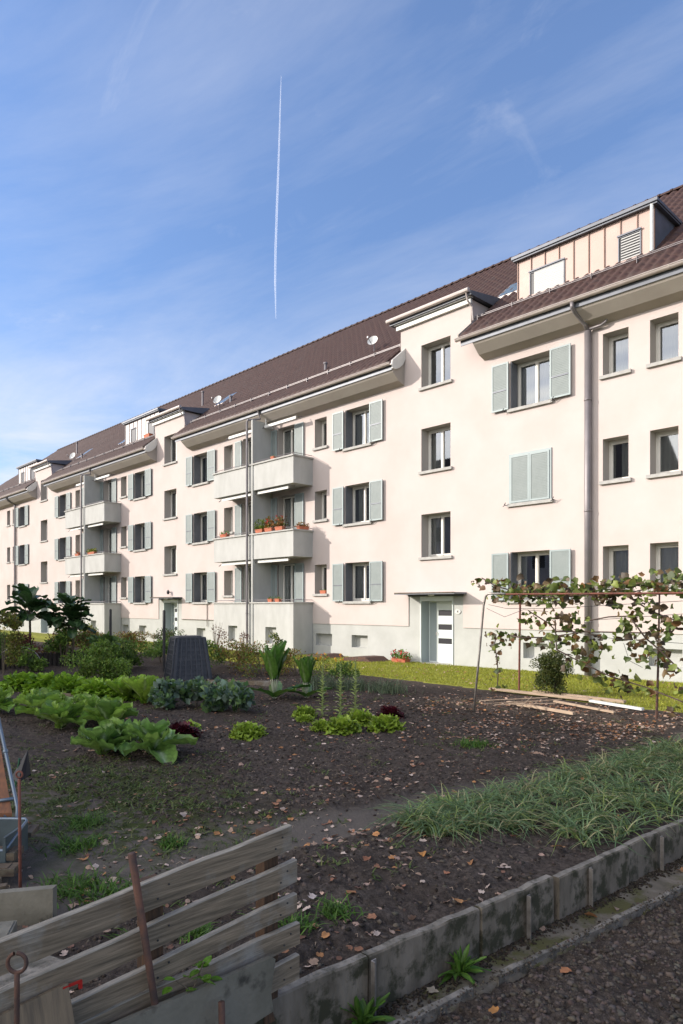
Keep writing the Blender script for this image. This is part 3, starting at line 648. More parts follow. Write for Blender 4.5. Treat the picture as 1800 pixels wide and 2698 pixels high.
# ---------------------------------------------------------------- opposite row that shades the garden (behind the camera)
def opposite():
    t = empty('opposite_building', (-30, -36, 0), 0, 'apartment row with tiled gable roof across the gardens, casting its shade over them', 'apartment building')
    x0, x1 = -48, 9; mb = MB()
    mb.box(x0, x1, -5.5, 5.5, -.6, 10.2); mb.build('wall', M['pink'], t)
    mb = MB(); mb.prism([(-6.2, 9.9), (6.2, 9.9), (6.2, 10.1), (0, OPZ+.3), (-6.2, 10.1)], 'x', x0-.4, -9.0); mb.prism([(-6.2, 9.88), (6.2, 9.88), (6.2, 10.05), (0, OPZ-.8), (-6.2, 10.05)], 'x', -9.0, x1+.4); mb.build('roof', M['tile'], t)
    g = MB(); g.box(0, 1.2, 5.4, 5.52, 0, 1.35, 0); rect_frame(g, -.05, 1.25, -.05, 1.4, 5.5, 5.56, .07, 1)
    proto = g.build('window', [M['blackpl'], M['white']], t); first = True
    for i in range(0, 16):
        for z in (2.0, 4.75, 7.5):
            o = proto if first else proto.copy()
            if not first: C.objects.link(o); o.parent = t
            first = False; o.location = (x0+3+3.3*i, 0, z)
OPZ = 16.0
opposite()
VC= [(-7.12, -6.14, 2.23, 0.128), (-7.02, -6.0, 2.1, 0.128), (-6.57, -6.3, 2.16, 0.128), (-6.59, -6.05, 1.96, 0.153), (-6.41, -5.97, 2.01, 0.128), (-5.94, -6.3, 1.98, 0.153), (-5.68, -6.82, 2.19, 0.102), (-5.52, -6.7, 2.18, 0.102), (-5.48, -6.67, 1.99, 0.153), (-5.61, -6.12, 1.98, 0.128), (-5.22, -6.44, 2.16, 0.153), (-5.1, -6.18, 2.16, 0.153), (-5.08, -6.07, 2.0, 0.128), (-4.94, -6.01, 2.14, 0.153), (-4.7, -6.11, 2.18, 0.128), (-4.22, -6.83, 2.18, 0.128), (-4.07, -6.73, 2.11, 0.128), (-3.91, -6.71, 2.24, 0.153), (-3.79, -6.7, 2.27, 0.153), (-4.02, -6.09, 2.12, 0.128), (-6.47, -6.21, 1.72, 0.102), (-6.28, -6.53, 1.63, 0.077), (-5.92, -6.63, 1.71, 0.128), (-6.01, -6.75, 1.54, 0.102), (-5.89, -6.78, 1.54, 0.102), (-6.06, -5.99, 1.6, 0.128), (-5.67, -6.51, 1.66, 0.102), (-5.46, -6.57, 1.66, 0.102), (-5.44, -6.41, 1.59, 0.077), (-6.01, -6.08, 1.34, 0.179), (-5.9, -6.37, 1.28, 0.153), (-5.84, -5.99, 1.47, 0.128), (-5.27, -6.83, 1.46, 0.102), (-5.28, -6.77, 1.32, 0.128), (-5.6, -6.45, 1.3, 0.077), (-5.36, -6.2, 1.27, 0.153), (-4.58, -6.81, 1.7, 0.102), (-4.54, -6.47, 1.63, 0.153), (-4.59, -6.78, 1.52, 0.102), (-4.21, -6.75, 1.46, 0.153), (-4.64, -6.41, 1.37, 0.102), (-4.92, -6.31, 1.31, 0.102), (-5.05, -6.5, 1.27, 0.153), (-5.15, -6.33, 1.09, 0.128), (-4.74, -6.06, 1.2, 0.153), (-4.48, -6.21, 1.24, 0.102), (-4.1, -6.71, 1.34, 0.128), (-4.38, -5.94, 1.14, 0.128), (-4.33, -5.95, 1.0, 0.128), (-4.37, -6.53, 1.01, 0.128), (-4.91, -6.18, 1.85, 0.102), (-4.45, -6.43, 1.83, 0.102), (-4.25, -6.37, 1.81, 0.102), (-4.22, -6.24, 1.74, 0.102), (-3.8, -6.9, 1.6, 0.153), (-3.99, -6.1, 1.65, 0.128), (-4.15, -6.31, 1.56, 0.102), (-4.12, -6.1, 0.91, 0.128), (-3.88, -6.53, 0.84, 0.128), (-5.63, -6.18, 1.06, 0.128), (-5.72, -6.26, 0.96, 0.128), (-5.39, -6.65, 0.86, 0.128), (-5.46, -6.22, 0.95, 0.128), (-5.99, -6.46, 1.11, 0.102), (-5.8, -6.8, 1.35, 0.077), (-6.75, -6.0, 1.29, 0.102), (-6.98, -5.96, 1.26, 0.128), (-8.21, -4.4, 1.16, 0.153), (-8.25, -4.4, 0.97, 0.102), (-8.43, -4.4, 1.22, 0.153), (-8.62, -4.4, 1.25, 0.102), (-8.47, -4.4, 1.0, 0.102), (-8.43, -4.4, 0.65, 0.077), (-8.36, -4.4, 0.4, 0.102), (-8.32, -4.4, 0.09, 0.102), (-8.43, -4.4, 0.84, 0.077), (-6.49, -6.13, 1.17, 0.102), (-6.01, -6.67, 1.21, 0.102), (-4.9, -6.52, 0.58, 0.102), (-5.09, -6.14, 0.66, 0.102), (-4.81, -6.23, 0.71, 0.153), (-4.86, -6.08, 0.46, 0.153), (-5.14, -6.36, 0.76, 0.102), (-5.52, -5.94, 0.64, 0.102), (-4.25, -6.6, 0.58, 0.102), (-3.84, -6.8, 0.36, 0.077), (-3.7, -6.85, 0.65, 0.077), (-7.21, -6.63, 2.31, 0.064), (-7.2, -6.86, 2.26, 0.051)]
VB= [[(-7.52, -6.4, 2.37), (-7.01, -6.4, 2.2), (-6.39, -6.4, 2.03), (-5.89, -6.4, 1.98), (-5.24, -6.4, 2.04), (-4.64, -6.4, 2.06), (-4.09, -6.4, 2.18), (-3.85, -6.4, 2.26), (-3.58, -6.4, 2.26)], [(-6.33, -6.4, 1.75), (-6.05, -6.4, 1.55), (-5.89, -6.4, 1.41), (-5.37, -6.4, 1.42), (-4.46, -6.4, 1.42)], [(-6.05, -6.4, 1.6), (-5.73, -6.4, 1.12), (-5.37, -6.4, 0.89), (-4.92, -6.4, 0.71), (-4.42, -6.4, 0.57), (-3.85, -6.4, 0.41)], [(-4.69, -6.4, 2.04), (-4.35, -6.4, 1.76), (-3.85, -6.4, 1.55)], [(-4.58, -6.4, 1.63), (-4.35, -6.4, 1.36), (-4.14, -6.4, 1.17), (-3.85, -6.4, 0.88)], [(-6.89, -6.4, 1.3), (-6.5, -6.4, 1.29), (-6.11, -6.4, 1.3), (-5.37, -6.4, 1.42)], [(-5.27, -6.4, 1.61), (-4.97, -6.4, 1.67), (-4.53, -6.4, 1.69)]]
VST= [(-8.62, -4.4, 1.25), (-8.43, -4.4, 1.22), (-8.47, -4.4, 1.0), (-8.4, -4.4, 0.65), (-8.38, -4.4, 0.34), (-8.4, -4.4, 0.02)]
VW= [[(-7.17, -6.6, 1.8), (-6.79, -6.6, 1.65), (-6.41, -6.6, 1.78), (-5.94, -6.6, 1.75)], [(-7.13, -6.6, 1.87), (-6.76, -6.6, 1.8), (-5.94, -6.6, 1.8), (-5.02, -6.6, 1.85), (-3.77, -6.6, 1.92)], [(-5.78, -6.6, 1.45), (-4.79, -6.6, 1.33), (-3.77, -6.6, 1.3)], [(-4.65, -6.6, 1.27), (-4.56, -6.6, 1.0), (-4.36, -6.6, 0.91)], [(-5.12, -6.6, 1.62), (-3.77, -6.6, 1.73)]]
# ============================================================ GROUND
def curb_x(y): return -2.55 + .08*(y+14.5)
def kerb_x(y): return -2.33 + .125*(y+14.5)
def soil_h(x, y):
    x = np.asarray(x, float); y = np.asarray(y, float)
    d = curb_x(y) - x
    pm = path_mask(x, y)
    h = .07*(fbm(x*1.1, y*1.1, 2, 3)-.45) + .07*(fbm(x*6, y*6, 5, 3)-.45)*(1-.8*pm) + .06*(fbm(x*18, y*18, 9, 3)-.4)*(1-.85*pm)
    h = h - .05*pm
    e = np.clip((y+5.6)/1.0, 0, 1); h = h*(1-e*.7)
    h = np.where(d < .25, h*.5 - .03, h)
    return np.where(d < 0, -.45, h) - .02
def path_mask(x, y):
    wob = .25*(fbm(x*1.3, y*1.3, 31, 3)-.45)
    c = np.interp(y, [-17.5, -15, -14.2, -13, -12, -10.7, -9.5], [-5.0, -4.9, -4.75, -4.35, -4.15, -3.9, -3.8])
    hw = np.interp(y, [-16, -14.6, -13.8, -12.5, -10.5, -9.5], [.75, .62, .38, .20, .17, 0.0])
    a = np.clip(1-(np.abs(x-c+wob)-hw)/.18, 0, 1)
    b = np.clip(1-(np.abs(y+14.6-.12*(x+5)+wob)-.35)/.3, 0, 1)*np.clip((-4.6-x)/.5, 0, 1)*np.clip((x+8.0)/1.2, 0, 1)
    return np.clip(np.maximum(a, b), 0, 1)
def axis(*seg):
    out = []
    for a, b, s in seg: out += list(np.arange(a, b, s))
    out.append(seg[-1][1]); return np.array(out)
def grid(name, xs, ys, hf, m, attrs=None, skew=None):
    X, Y = np.meshgrid(xs, ys); 
    if skew: X = skew(X, Y)
    Z = hf(X, Y); V = np.stack([X, Y, Z], -1).reshape(-1, 3); nx, ny = len(xs), len(ys)
    i = np.arange(nx-1); j = np.arange(ny-1); I, J = np.meshgrid(i, j); b = (J*nx+I).ravel()
    F = np.stack([b, b+1, b+nx+1, b+nx], 1)
    at = {k: f(X, Y).ravel() for k, f in (attrs or {}).items()}
    return np_mesh(name, V, F, m, attrs=at, smooth=True)
def lawn_edge(x): return -4.45 - .075*(x+9) + 0
def moss_mask(x, y): return np.clip(1-np.hypot((x+6.4)/2.4, (y+14.2)/1.6), 0, 1)*1.6
def main_skew(X, Y): # last column follows the curb
    return np.where(X > -2.9, X + (curb_x(Y)+2.45-.02)*(X+2.9)/.45, X)
g0 = grid('garden_soil', axis((-62,-26,1.0),(-26,-14,.25),(-14,-6.4,.07),(-6.4,-2.45,.028)), axis((-26,-16.8,.4),(-16.8,-9,.028),(-9,-4.0,.07)), soil_h, M['soil'], {'path': path_mask, 'moss': moss_mask}, main_skew)
tag(g0, None, None, kind='structure')
def lawn_h(x, y): return .004 + .03*(fbm(x*.8, y*.8, 3, 3)-.45) + np.where(y < lawn_edge(x)+.12, -.09, 0) + .0*x
g1 = grid('lawn', axis((-70,-20,1.2),(-20,-2,.14),(-2,10,.6)), axis((-5.6,.2,.1),), lambda x, y: np.where(y < lawn_edge(x)+.05*np.sin(x*5)+.05*np.sin(x*2.1), -.12, lawn_h(x, y)), M['lawn'])
tag(g1, None, None, kind='structure')
mb = MB(); mb.face([(-900,-900,-.5),(900,-900,-.5),(900,900,-.5),(-900,900,-.5)]); o = mb.build('ground', M['terrain']); tag(o, None, None, kind='structure')
# sunken path between the beds
def lp_h(x, y): return -.30 + .012*(fbm(x*5, y*5, 12, 4)-.4)
g2 = grid('garden_path', axis((-2.9,-1.5,.03),), axis((-17.5,-6,.04),), lambda x, y: np.where(x > kerb_x(y)+.05, -.45, lp_h(x, y)), M['moss']); tag(g2, None, None, kind='structure')
def bed_h(x, y):
    t = np.clip((x-kerb_x(y)-.06)/.4, 0, 1)
    return -.31 + .10*t + .06*(fbm(x*3, y*3, 41, 2)-.45) + .07*(fbm(x*14, y*14, 43, 3)-.42) + .04*(fbm(x*40, y*40, 47, 2)-.4)
g3 = grid('front_bed_soil', axis((0,1.3,.013),(1.3,6,.15)), axis((-17,-10.5,.014),(-10.5,-5,.1)), bed_h, M['soil'], {'path': lambda x,y: x*0, 'moss': lambda x,y: x*0}, lambda X, Y: X+kerb_x(Y)+.05)
tag(g3, None, None, kind='structure')
def zs(x, y): return float(soil_h(np.array([x]), np.array([y]))[0])
def zb_(x, y): return float(bed_h(np.array([x]), np.array([y]))[0])
# soil clods: thousands of lumps, one mesh
_g = 1.618; OV = np.array([(-1,_g,0),(1,_g,0),(-1,-_g,0),(1,-_g,0),(0,-1,_g),(0,1,_g),(0,-1,-_g),(0,1,-_g),(_g,0,-1),(_g,0,1),(-_g,0,-1),(-_g,0,1)], float)/1.9
OF = np.array([(0,11,5),(0,5,1),(0,1,7),(0,7,10),(0,10,11),(1,5,9),(5,11,4),(11,10,2),(10,7,6),(7,1,8),(3,9,4),(3,4,2),(3,2,6),(3,6,8),(3,8,9),(4,9,5),(2,4,11),(6,2,10),(8,6,7),(9,8,1)])
def clods(name, x, y, z, r, lab=None, base=(.050,.040,.033), var=.5):
    n = len(x); v = OV[None]*RNG.uniform(.6, 1.25, (n, 12, 1))*r[:, None, None]*RNG.uniform(.7,1.3,(n,1,3)); v = v + RNG.normal(0, .17, (n, 12, 3))*r[:, None, None]
    a = RNG.uniform(0, 6.28, n); c, s_ = np.cos(a)[:, None], np.sin(a)[:, None]
    vx = v[:,:,0]*c - v[:,:,1]*s_; vy = v[:,:,0]*s_ + v[:,:,1]*c
    V = np.stack([vx + x[:,None], vy + y[:,None], v[:,:,2]*.75 + z[:,None] + r[:,None]*.05], -1).reshape(-1, 3)
    F = (OF[None] + 12*np.arange(n)[:,None,None]).reshape(-1, 3)
    col = np.repeat(np.array(base)[None]*RNG.uniform(1-var, 1+var*1.2, (n,1))*RNG.uniform(.93,1.07,(n,3)), 12, 0)
    o = np_mesh(name, V, F, M['clod'], col, smooth=True); tag(o, lab or 'loose crumbs and clods of dark garden soil', 'soil', kind='stuff'); return o
n = 30000; yy = -16.6 + 6.4*RNG.random(n)**1.15; xx = kerb_x(yy)+.07 + 1.7*RNG.random(n); r = .0035+.017*RNG.random(n)**3.0
clods('soil_clods', xx, yy, bed_h(xx, yy), r, 'coarse crumbly clods covering the front soil bed at lower right', (.092,.075,.062), .38)
n = 42000; xx = -8.5 + 6.0*RNG.random(n); yy = -16.4 + 10.5*RNG.random(n)**1.2; k = (xx < curb_x(yy)-.06) & (RNG.random(n) > path_mask(xx, yy)*.93); xx, yy = xx[k], yy[k]
clods('soil_clods', xx, yy, soil_h(xx, yy), .0035+.017*RNG.random(len(xx))**3, 'crumbs of dark soil over the main vegetable plot', (.078,.062,.051), .65)
n = 9000; xx = -16 + 9.0*RNG.random(n); yy = -13.5 + 8.0*RNG.random(n)
clods('soil_clods', xx, yy, soil_h(xx, yy), .008+.022*RNG.random(n)**2.5, 'clods on the far part of the dug soil', (.085,.068,.057), .4)
n = 5200; yy = RNG.uniform(-16.6,-7,n); xx = curb_x(yy)+.055+np.abs(RNG.normal(0,.045,n)); clods('soil_clods', xx, yy, np.full(n,-.297), .004+.012*RNG.random(n)**2, 'dark crumbs washed against the foot of the concrete slabs', (.05,.04,.03), .5)
n = 2600; yy = RNG.uniform(-16.6,-7,n); xx = kerb_x(yy)+RNG.normal(.02,.05,n); clods('soil_clods', xx, yy, np.where(xx>kerb_x(yy),-.262,-.297), .003+.008*RNG.random(n)**2, 'crumbs spilled over the low kerb', (.09,.075,.06), .5)
# fallen leaves
PAL = np.array([(.36,.17,.09),(.44,.28,.19),(.54,.40,.31),(.30,.13,.07),(.40,.27,.19),(.60,.47,.38),(.22,.11,.07),(.48,.22,.08),(.50,.33,.25)])
def dead_leaves(name, x, y, z, r, lab, obj=None, colr=None):
    n = len(x); k = 14; t = np.arange(k)/k*2*np.pi
    rad = (1+.15*np.cos(7*t[None]+RNG.uniform(0,6,(n,1)))-.16*np.cos(2*t)[None])*RNG.uniform(.8, 1.15, (n, k))
    px = rad*np.cos(t)*1.15*r[:,None]; py = rad*np.sin(t)*.62*r[:,None]
    cx = RNG.normal(.0, 5.5, (n,1)); cy = RNG.normal(6., 6, (n,1)); pz = (cx*px*px + cy*py*py)*1.0 + RNG.normal(0,.10,(n,k))*r[:,None]
    P = np.stack([px,py,pz],-1); P = np.concatenate([np.zeros((n,1,3)), P], 1)
    a = RNG.uniform(0, 6.28, n); ti = RNG.normal(0, .33, n)
    y2 = P[:,:,1]*np.cos(ti)[:,None] - P[:,:,2]*np.sin(ti)[:,None]; z2 = P[:,:,1]*np.sin(ti)[:,None] + P[:,:,2]*np.cos(ti)[:,None]
    X = P[:,:,0]*np.cos(a)[:,None] - y2*np.sin(a)[:,None] + x[:,None]; Y = P[:,:,0]*np.sin(a)[:,None] + y2*np.cos(a)[:,None] + y[:,None]
    Zm = z2.min(1); V = np.stack([X, Y, z2 - Zm[:,None]*.6 + z[:,None]+.006], -1).reshape(-1,3)
    b = (k+1)*np.arange(n)[:,None]; i = np.arange(k)
    F = np.stack([b+0*i, b+1+i, b+1+(i+1) % k], -1).reshape(-1,3)
    pal = PAL if colr is None else np.array([colr])
    c = pal[RNG.integers(0, len(pal), n)]*RNG.uniform(.7,1.2,(n,1)); c = np.repeat(c, k+1, 0)
    o = np_mesh(name, V, F, M['dead'], c, smooth=True); return o
def sc(n, x0, x1, y0, y1, f=None):
    x = RNG.uniform(x0, x1, int(n*1.9)); y = RNG.uniform(y0, y1, int(n*1.9)); k = (x < curb_x(y)-.08) & (RNG.random(len(x)) < np.clip((fbm(x*1.6,y*1.6,61,3)-.28)*2.6, .08, 1))
    if f is not None: k &= RNG.random(n) < f(x, y)
    return x[k], y[k]
xa, ya = sc(900, -9, -2.5, -15.5, -5); xb, yb = sc(1500, -16, -2.5, -12, -4.7); xc, yc = sc(1900, -8.0, -2.2, -7.8, -4.7); xd, yd = sc(1100, -6.5, -2.3, -9.5, -5)
xe_, ye_ = sc(520, -5.5, -2.5, -16, -11.5); X_ = np.concatenate([xa,xb,xc,xd,xe_]); Y_ = np.concatenate([ya,yb,yc,yd,ye_])
o = dead_leaves('leaf_litter', X_, Y_, soil_h(X_, Y_), RNG.uniform(.014,.034,len(X_)), ''); tag(o, 'small dry fallen leaves scattered over the dark vegetable plot', 'leaf litter', kind='stuff')
xl = RNG.uniform(-20,-2,700); yl = RNG.uniform(-4.6,-.3,700)
o = dead_leaves('leaf_litter', xl, yl, lawn_h(xl,yl)+.03, RNG.uniform(.015,.035,700), ''); tag(o, 'sparse dry leaves lying on the sunlit lawn', 'leaf litter', kind='stuff')
def single_leaf(x, y, z, r, col, label, group=None):
    o = dead_leaves('fallen_leaf', np.array([0.]), np.array([0.]), np.array([0.]), np.array([r]), '', colr=col); o.location = (x, y, z); tag(o, label, 'fallen leaf', group); return o
near = [(-2.0,-14.1,.036,(.42,.19,.05),'orange curled leaf on the front soil bed at the lower right','b'),(-1.62,-14.35,.034,(.40,.16,.05),'orange-brown leaf near the right bottom corner','b'),
(-1.95,-13.45,.034,(.33,.14,.06),'rust leaf in the middle of the front soil bed','b'),(-1.85,-14.9,.030,(.33,.19,.13),'pinkish brown leaf at the bottom of the front bed','b'),(-2.15,-14.6,.026,(.36,.25,.2),'pale brown leaf by the broken kerb block','b'),
(-2.36,-13.0,.034,(.38,.26,.19),'pale leaf on the sunken path at the slab with moss','p'),(-2.22,-12.6,.040,(.36,.17,.07),'brown leaf on the sunken path past the dark gap','p'),(-2.16,-12.35,.032,(.37,.26,.18),'tan leaf on the sunken path in the middle','p'),(-2.4,-14.1,.032,(.36,.3,.22),'tan curled leaf on the path beside the big weed','p'),(-2.1,-11.3,.04,(.40,.2,.09),'orange leaf on the path at the right edge','p'),
(-2.62,-13.55,.045,(.42,.20,.07),'orange leaf resting at the slab top by the vertical gap','s'),(-2.75,-12.9,.035,(.42,.32,.26),'pale leaf on the soil just behind the slabs','s'),(-2.65,-12.25,.05,(.42,.22,.10),'orange leaf at the edge of the onion bed','s'),(-3.3,-13.1,.045,(.45,.2,.05),'bright orange leaf on the soil before the onions','s'),
(-3.15,-14.0,.042,(.38,.17,.07),'brown leaf standing on the soil right of the fence','s'),(-3.3,-14.2,.036,(.5,.42,.38),'whitish leaf on the soil right of the fence','s'),(-3.9,-14.4,.040,(.48,.20,.05),'bright orange leaf above the fence top','s'),(-4.3,-14.55,.040,(.44,.34,.28),'pale crumpled leaf above the fence middle','s'),(-3.1,-14.75,.04,(.40,.2,.12),'reddish leaf at the right end of the slats','s'),(-3.0,-13.7,.03,(.36,.25,.2),'small tan leaf behind the long slab','s'),
(-5.4,-13.9,.045,(.46,.36,.29),'pale leaf on the trodden soil','s'),(-5.9,-13.6,.04,(.42,.28,.2),'tan leaf at the left of the dug soil','s'),(-4.6,-13.4,.04,(.42,.3,.24),'tan leaf on the soil near the path bend','s'),(-2.9,-15.1,.03,(.6,.45,.36),'pale pink leaf caught between the lower slats','s')]
for x, y, w_, c, lab, where in near:
    z = zb_(x, y)+.012 if where == 'b' else (-.295 if where == 'p' else zs(x, y)+.006)
    single_leaf(x, y, z, w_, c, lab, 'larger fallen leaves in the foreground')
# lawn grass
n = 95000; x = RNG.uniform(-26,-1.5,n); y = RNG.uniform(-5.3,-.02,n); k = y > lawn_edge(x)+.25*(fbm(x*2.5,x*0,5,3)-.5)+.07*RNG.normal(0,1,n); x, y = x[k], y[k]; n = len(x)
a = RNG.uniform(0,6.28,n); h = RNG.uniform(.02,.05,n)*(.7+1.1*fbm(x*2.2,y*2.2,77,3)); w2 = .004+.005*RNG.random(n); dx, dy = np.cos(a), np.sin(a); z = lawn_h(x, y)
V = np.stack([np.stack([x-dx*w2, y-dy*w2, z],-1), np.stack([x+dx*w2, y+dy*w2, z],-1), np.stack([x+RNG.normal(0,.02,n), y+RNG.normal(0,.02,n), z+h],-1)],1).reshape(-1,3)
c = np.array([(.25,.28,.03)])*RNG.uniform(.65,1.35,(n,1)) + RNG.random((n,1))**3*np.array([(.12,.08,.01)]); o = np_mesh('lawn_grass', V, np.arange(3*n).reshape(-1,3), M['foliage'], np.repeat(c,3,0)); tag(o, 'short yellow-green grass of the sunlit lawn', 'grass', kind='stuff')
# blades (onion / leek greens, weeds)
def blades(name, bx, by, bz, ln, wd, col, droop=.6, seg=6, spread=.5, parent=None, var=.25, dirs=None):
    n = len(bx); t = np.linspace(0, 1, seg+1)[None]; a = (RNG.uniform(0, 6.28, n) if dirs is None else dirs)[:,None]
    lean = RNG.uniform(.1, 1, n)[:,None]*spread; dr = RNG.uniform(.3,1.1,n)[:,None]*droop; L_ = ln[:,None]
    hor = L_*(lean*t + dr*t*t*.9); ver = L_*(t*(1-.25*lean) - dr*.85*t**2.6)
    bend = RNG.normal(0,.25,n)[:,None]*t*t*L_
    X = bx[:,None] + hor*np.cos(a) - bend*np.sin(a); Y = by[:,None] + hor*np.sin(a) + bend*np.cos(a); Zc = bz[:,None] + np.maximum(ver, .004)
    W = wd[:,None]*(1-t**2.2)*.5+.0006; sa = a+1.57
    Lf = np.stack([X+W*np.cos(sa), Y+W*np.sin(sa), Zc],-1); Rt = np.stack([X-W*np.cos(sa), Y-W*np.sin(sa), Zc],-1); Md = np.stack([X, Y, Zc-W*.7],-1)
    V = np.stack([Lf, Md, Rt], 2).reshape(-1,3); k = 3*(seg+1)
    b = (k*np.arange(n)[:,None] + 3*np.arange(seg)[None]).reshape(-1)
    F = np.concatenate([np.stack([b,b+1,b+4,b+3],1), np.stack([b+1,b+2,b+5,b+4],1)])
    cc = np.asarray(col, float); cc = cc[RNG.integers(0, len(cc), n)]*RNG.uniform(1-var,1+var,(n,1))
    return np_mesh(name, V, F, M['foliage'], np.repeat(cc, k, 0), parent=parent, smooth=True)
# little pale stalks and twigs on the soil
n = 420; tx_, ty_ = RNG.uniform(-6.5,-2.7,n), RNG.uniform(-15.8,-8,n); k = tx_ < curb_x(ty_)-.1; mbt = MB()
for a_, b_ in zip(tx_[k], ty_[k]):
    t_ = random.uniform(0,6.28); l_ = random.uniform(.02,.07); z_ = zs(a_, b_)+.008; mbt.tube([(a_,b_,z_),(a_+l_*.5*math.cos(t_),b_+l_*.5*math.sin(t_),z_+.012),(a_+l_*math.cos(t_+.4),b_+l_*math.sin(t_+.4),z_)], .0016, 4)
o = mbt.build('twig_bits', M['plank']); tag(o, 'tiny pale stalks and twigs strewn on the soil', 'twigs', kind='stuff')
# onion bed: rows along the curb
px, py = [], []
for _ in range(560):
    y = random.uniform(-12.7, -7.4); e = curb_x(y)-.12; lo = max(-4.05+ (y+12.5)*.08, -4.1)
    if y < -12.0: lo = -3.95; e = -3.1-(y+12.0)*-.4 if y > -12.4 else -3.4
    x = random.uniform(lo, e)
    px.append(x); py.append(y)
px = np.array(px); py = np.array(py); m = 9; bx = np.repeat(px, m)+RNG.normal(0,.02,len(px)*m); by = np.repeat(py, m)+RNG.normal(0,.02,len(px)*m)
o = blades('onion_greens', bx, by, soil_h(bx, by), RNG.uniform(.12,.36,len(bx)), RNG.uniform(.007,.014,len(bx)), [(.17,.26,.11),(.22,.32,.15),(.23,.30,.08),(.40,.37,.19),(.11,.19,.08),(.15,.23,.10)], 1.15, 8, .8)
tag(o, 'tangled blue-green onion leaves filling the bed along the concrete slabs', 'onion bed', kind='stuff')
# ------------------------------------------------------------ leaf builders
def leaf_grid(L_, W_, az, el, curl, cup, ruf, nu=4, nv=7, seed=0, base=(0,0,0), prof=(.75,.9), tip=.0, rfreq=9, roll=0):
    rs = np.random.default_rng(seed); v = np.linspace(0,1,nv+1); u = np.linspace(-1,1,2*nu+1)
    ang = el - curl*v; ds = L_/nv; hx = np.concatenate([[0], np.cumsum(np.cos(ang[:-1])*ds)]); hz = np.concatenate([[0], np.cumsum(np.sin(ang[:-1])*ds)])
    wv = np.sin(np.pi*np.clip(v*prof[1]+.04, 0, 1)**prof[0])**(.75 if prof[0] < 1.25 else .6)*W_*.5; wv[-1] *= (.35 if prof[0] < 1.25 else .75)
    U, Vv = np.meshgrid(u, v); w2 = wv[:,None]*u[None]
    ph = rs.uniform(0,6.28,3)
    rf = ruf*np.abs(U)**1.5*(np.sin(rfreq*Vv*3+ph[0]+2*np.sign(U))+.6*np.sin(rfreq*5.1*Vv+ph[1]))*W_
    if nv >= 10: rf = rf + W_*.034*rs.standard_normal(U.shape)
    cz = cup*W_*(U**2)*.5 + rf; n_x = -np.sin(ang)[:,None]; n_z = np.cos(ang)[:,None]
    cr, sr = math.cos(roll), math.sin(roll)
    side = w2*cr - cz*sr; nn = w2*sr + cz*cr
    X = hx[:,None] + n_x*nn; Zq = hz[:,None] + n_z*nn; Y = side
    c, s_ = math.cos(az), math.sin(az)
    P = np.stack([X*c - Y*s_ + base[0], X*s_ + Y*c + base[1], Zq + base[2]], -1).reshape(-1,3)
    nx = 2*nu+1; i = np.arange(2*nu); j = np.arange(nv); I, J = np.meshgrid(i, j); b = (J*nx+I).ravel(); F = np.stack([b,b+1,b+nx+1,b+nx],1)
    rib = np.exp(-(U.ravel()/.16)**2)*(1-.6*Vv.ravel()); vein = .5+.5*np.cos((Vv.ravel()*1.0-np.abs(U.ravel())*.25)*nv*6.28/1.5)
    return P, F, rib, vein
def join_leaves(name, leaves, col, ribc, parent=None, var=.2, m='leafy', seed=1):
    V = []; F = []; Cc = []; n = 0; rs = np.random.default_rng(seed)
    for P, f, rib, vein in leaves:
        V.append(P); F.append(f+n); n += len(P); k = rs.uniform(1-var,1+var); c = np.array(col[rs.integers(len(col))])*k
        Cc.append(c[None]*(1-rib[:,None]) + np.array(ribc)[None]*rib[:,None] + (vein[:,None]-.5)*.42*c[None])
    return np_mesh(name, np.concatenate(V), np.concatenate(F), M[m], np.concatenate(Cc), parent=parent, smooth=True)
SEED = [100]
def rosette(name, x, y, z, label, cat, group, n, L_, W_, els, col, ribc, curl=(.6,1.6), cup=.3, ruf=.06, res=(3,6), core=0, sx=1, rfreq=9, m='leafy', stem=None, az0=None, prof=(.75,.9), dome=0):
    SEED[0] += 1; rs = random.Random(SEED[0]); t = empty(name, (x,y,z), 0, label, cat, group); lv = []
    for i in range(n):
        f = (i+.5)/n; az = (i*2.399 + rs.uniform(-.3,.3)) if az0 is None else az0+rs.uniform(-1,1)
        el = els[0]+(els[1]-els[0])*f + rs.uniform(-.12,.12); k = rs.uniform(.8,1.15)*(1-.25*f)
        b = (rs.uniform(-.02,.02)*sx, rs.uniform(-.02,.02), .01)
        if dome: ph_ = math.asin(min(1, max(.02, f))); b = (math.cos(az)*math.cos(ph_)*dome*.62, math.sin(az)*math.cos(ph_)*dome*.62, math.sin(ph_)*dome*.50); el = ph_*.9+rs.uniform(-.2,.3); k = rs.uniform(.8,1.2)
        lv.append(leaf_grid(L_*k, W_*k, az, el, rs.uniform(*curl)*(1-.5*f), cup, ruf, res[0], res[1], SEED[0]*50+i, b, rfreq=rfreq, roll=rs.uniform(-.25,.25), prof=prof))
    join_leaves('leaves', lv, col, ribc, t, seed=SEED[0], m=m)
    if stem:
        mb = MB(); mb.tube([(0,0,-.04),(0,0,stem[1])], [stem[0], stem[0]*.6], 8); mb.build('stalk', M['bark'], t, True)
    return t
GC = [(.19,.32,.045),(.24,.38,.06),(.15,.27,.045)]; GR = (.50,.58,.34)
YG = [(.30,.42,.04),(.36,.48,.06),(.25,.37,.04)]
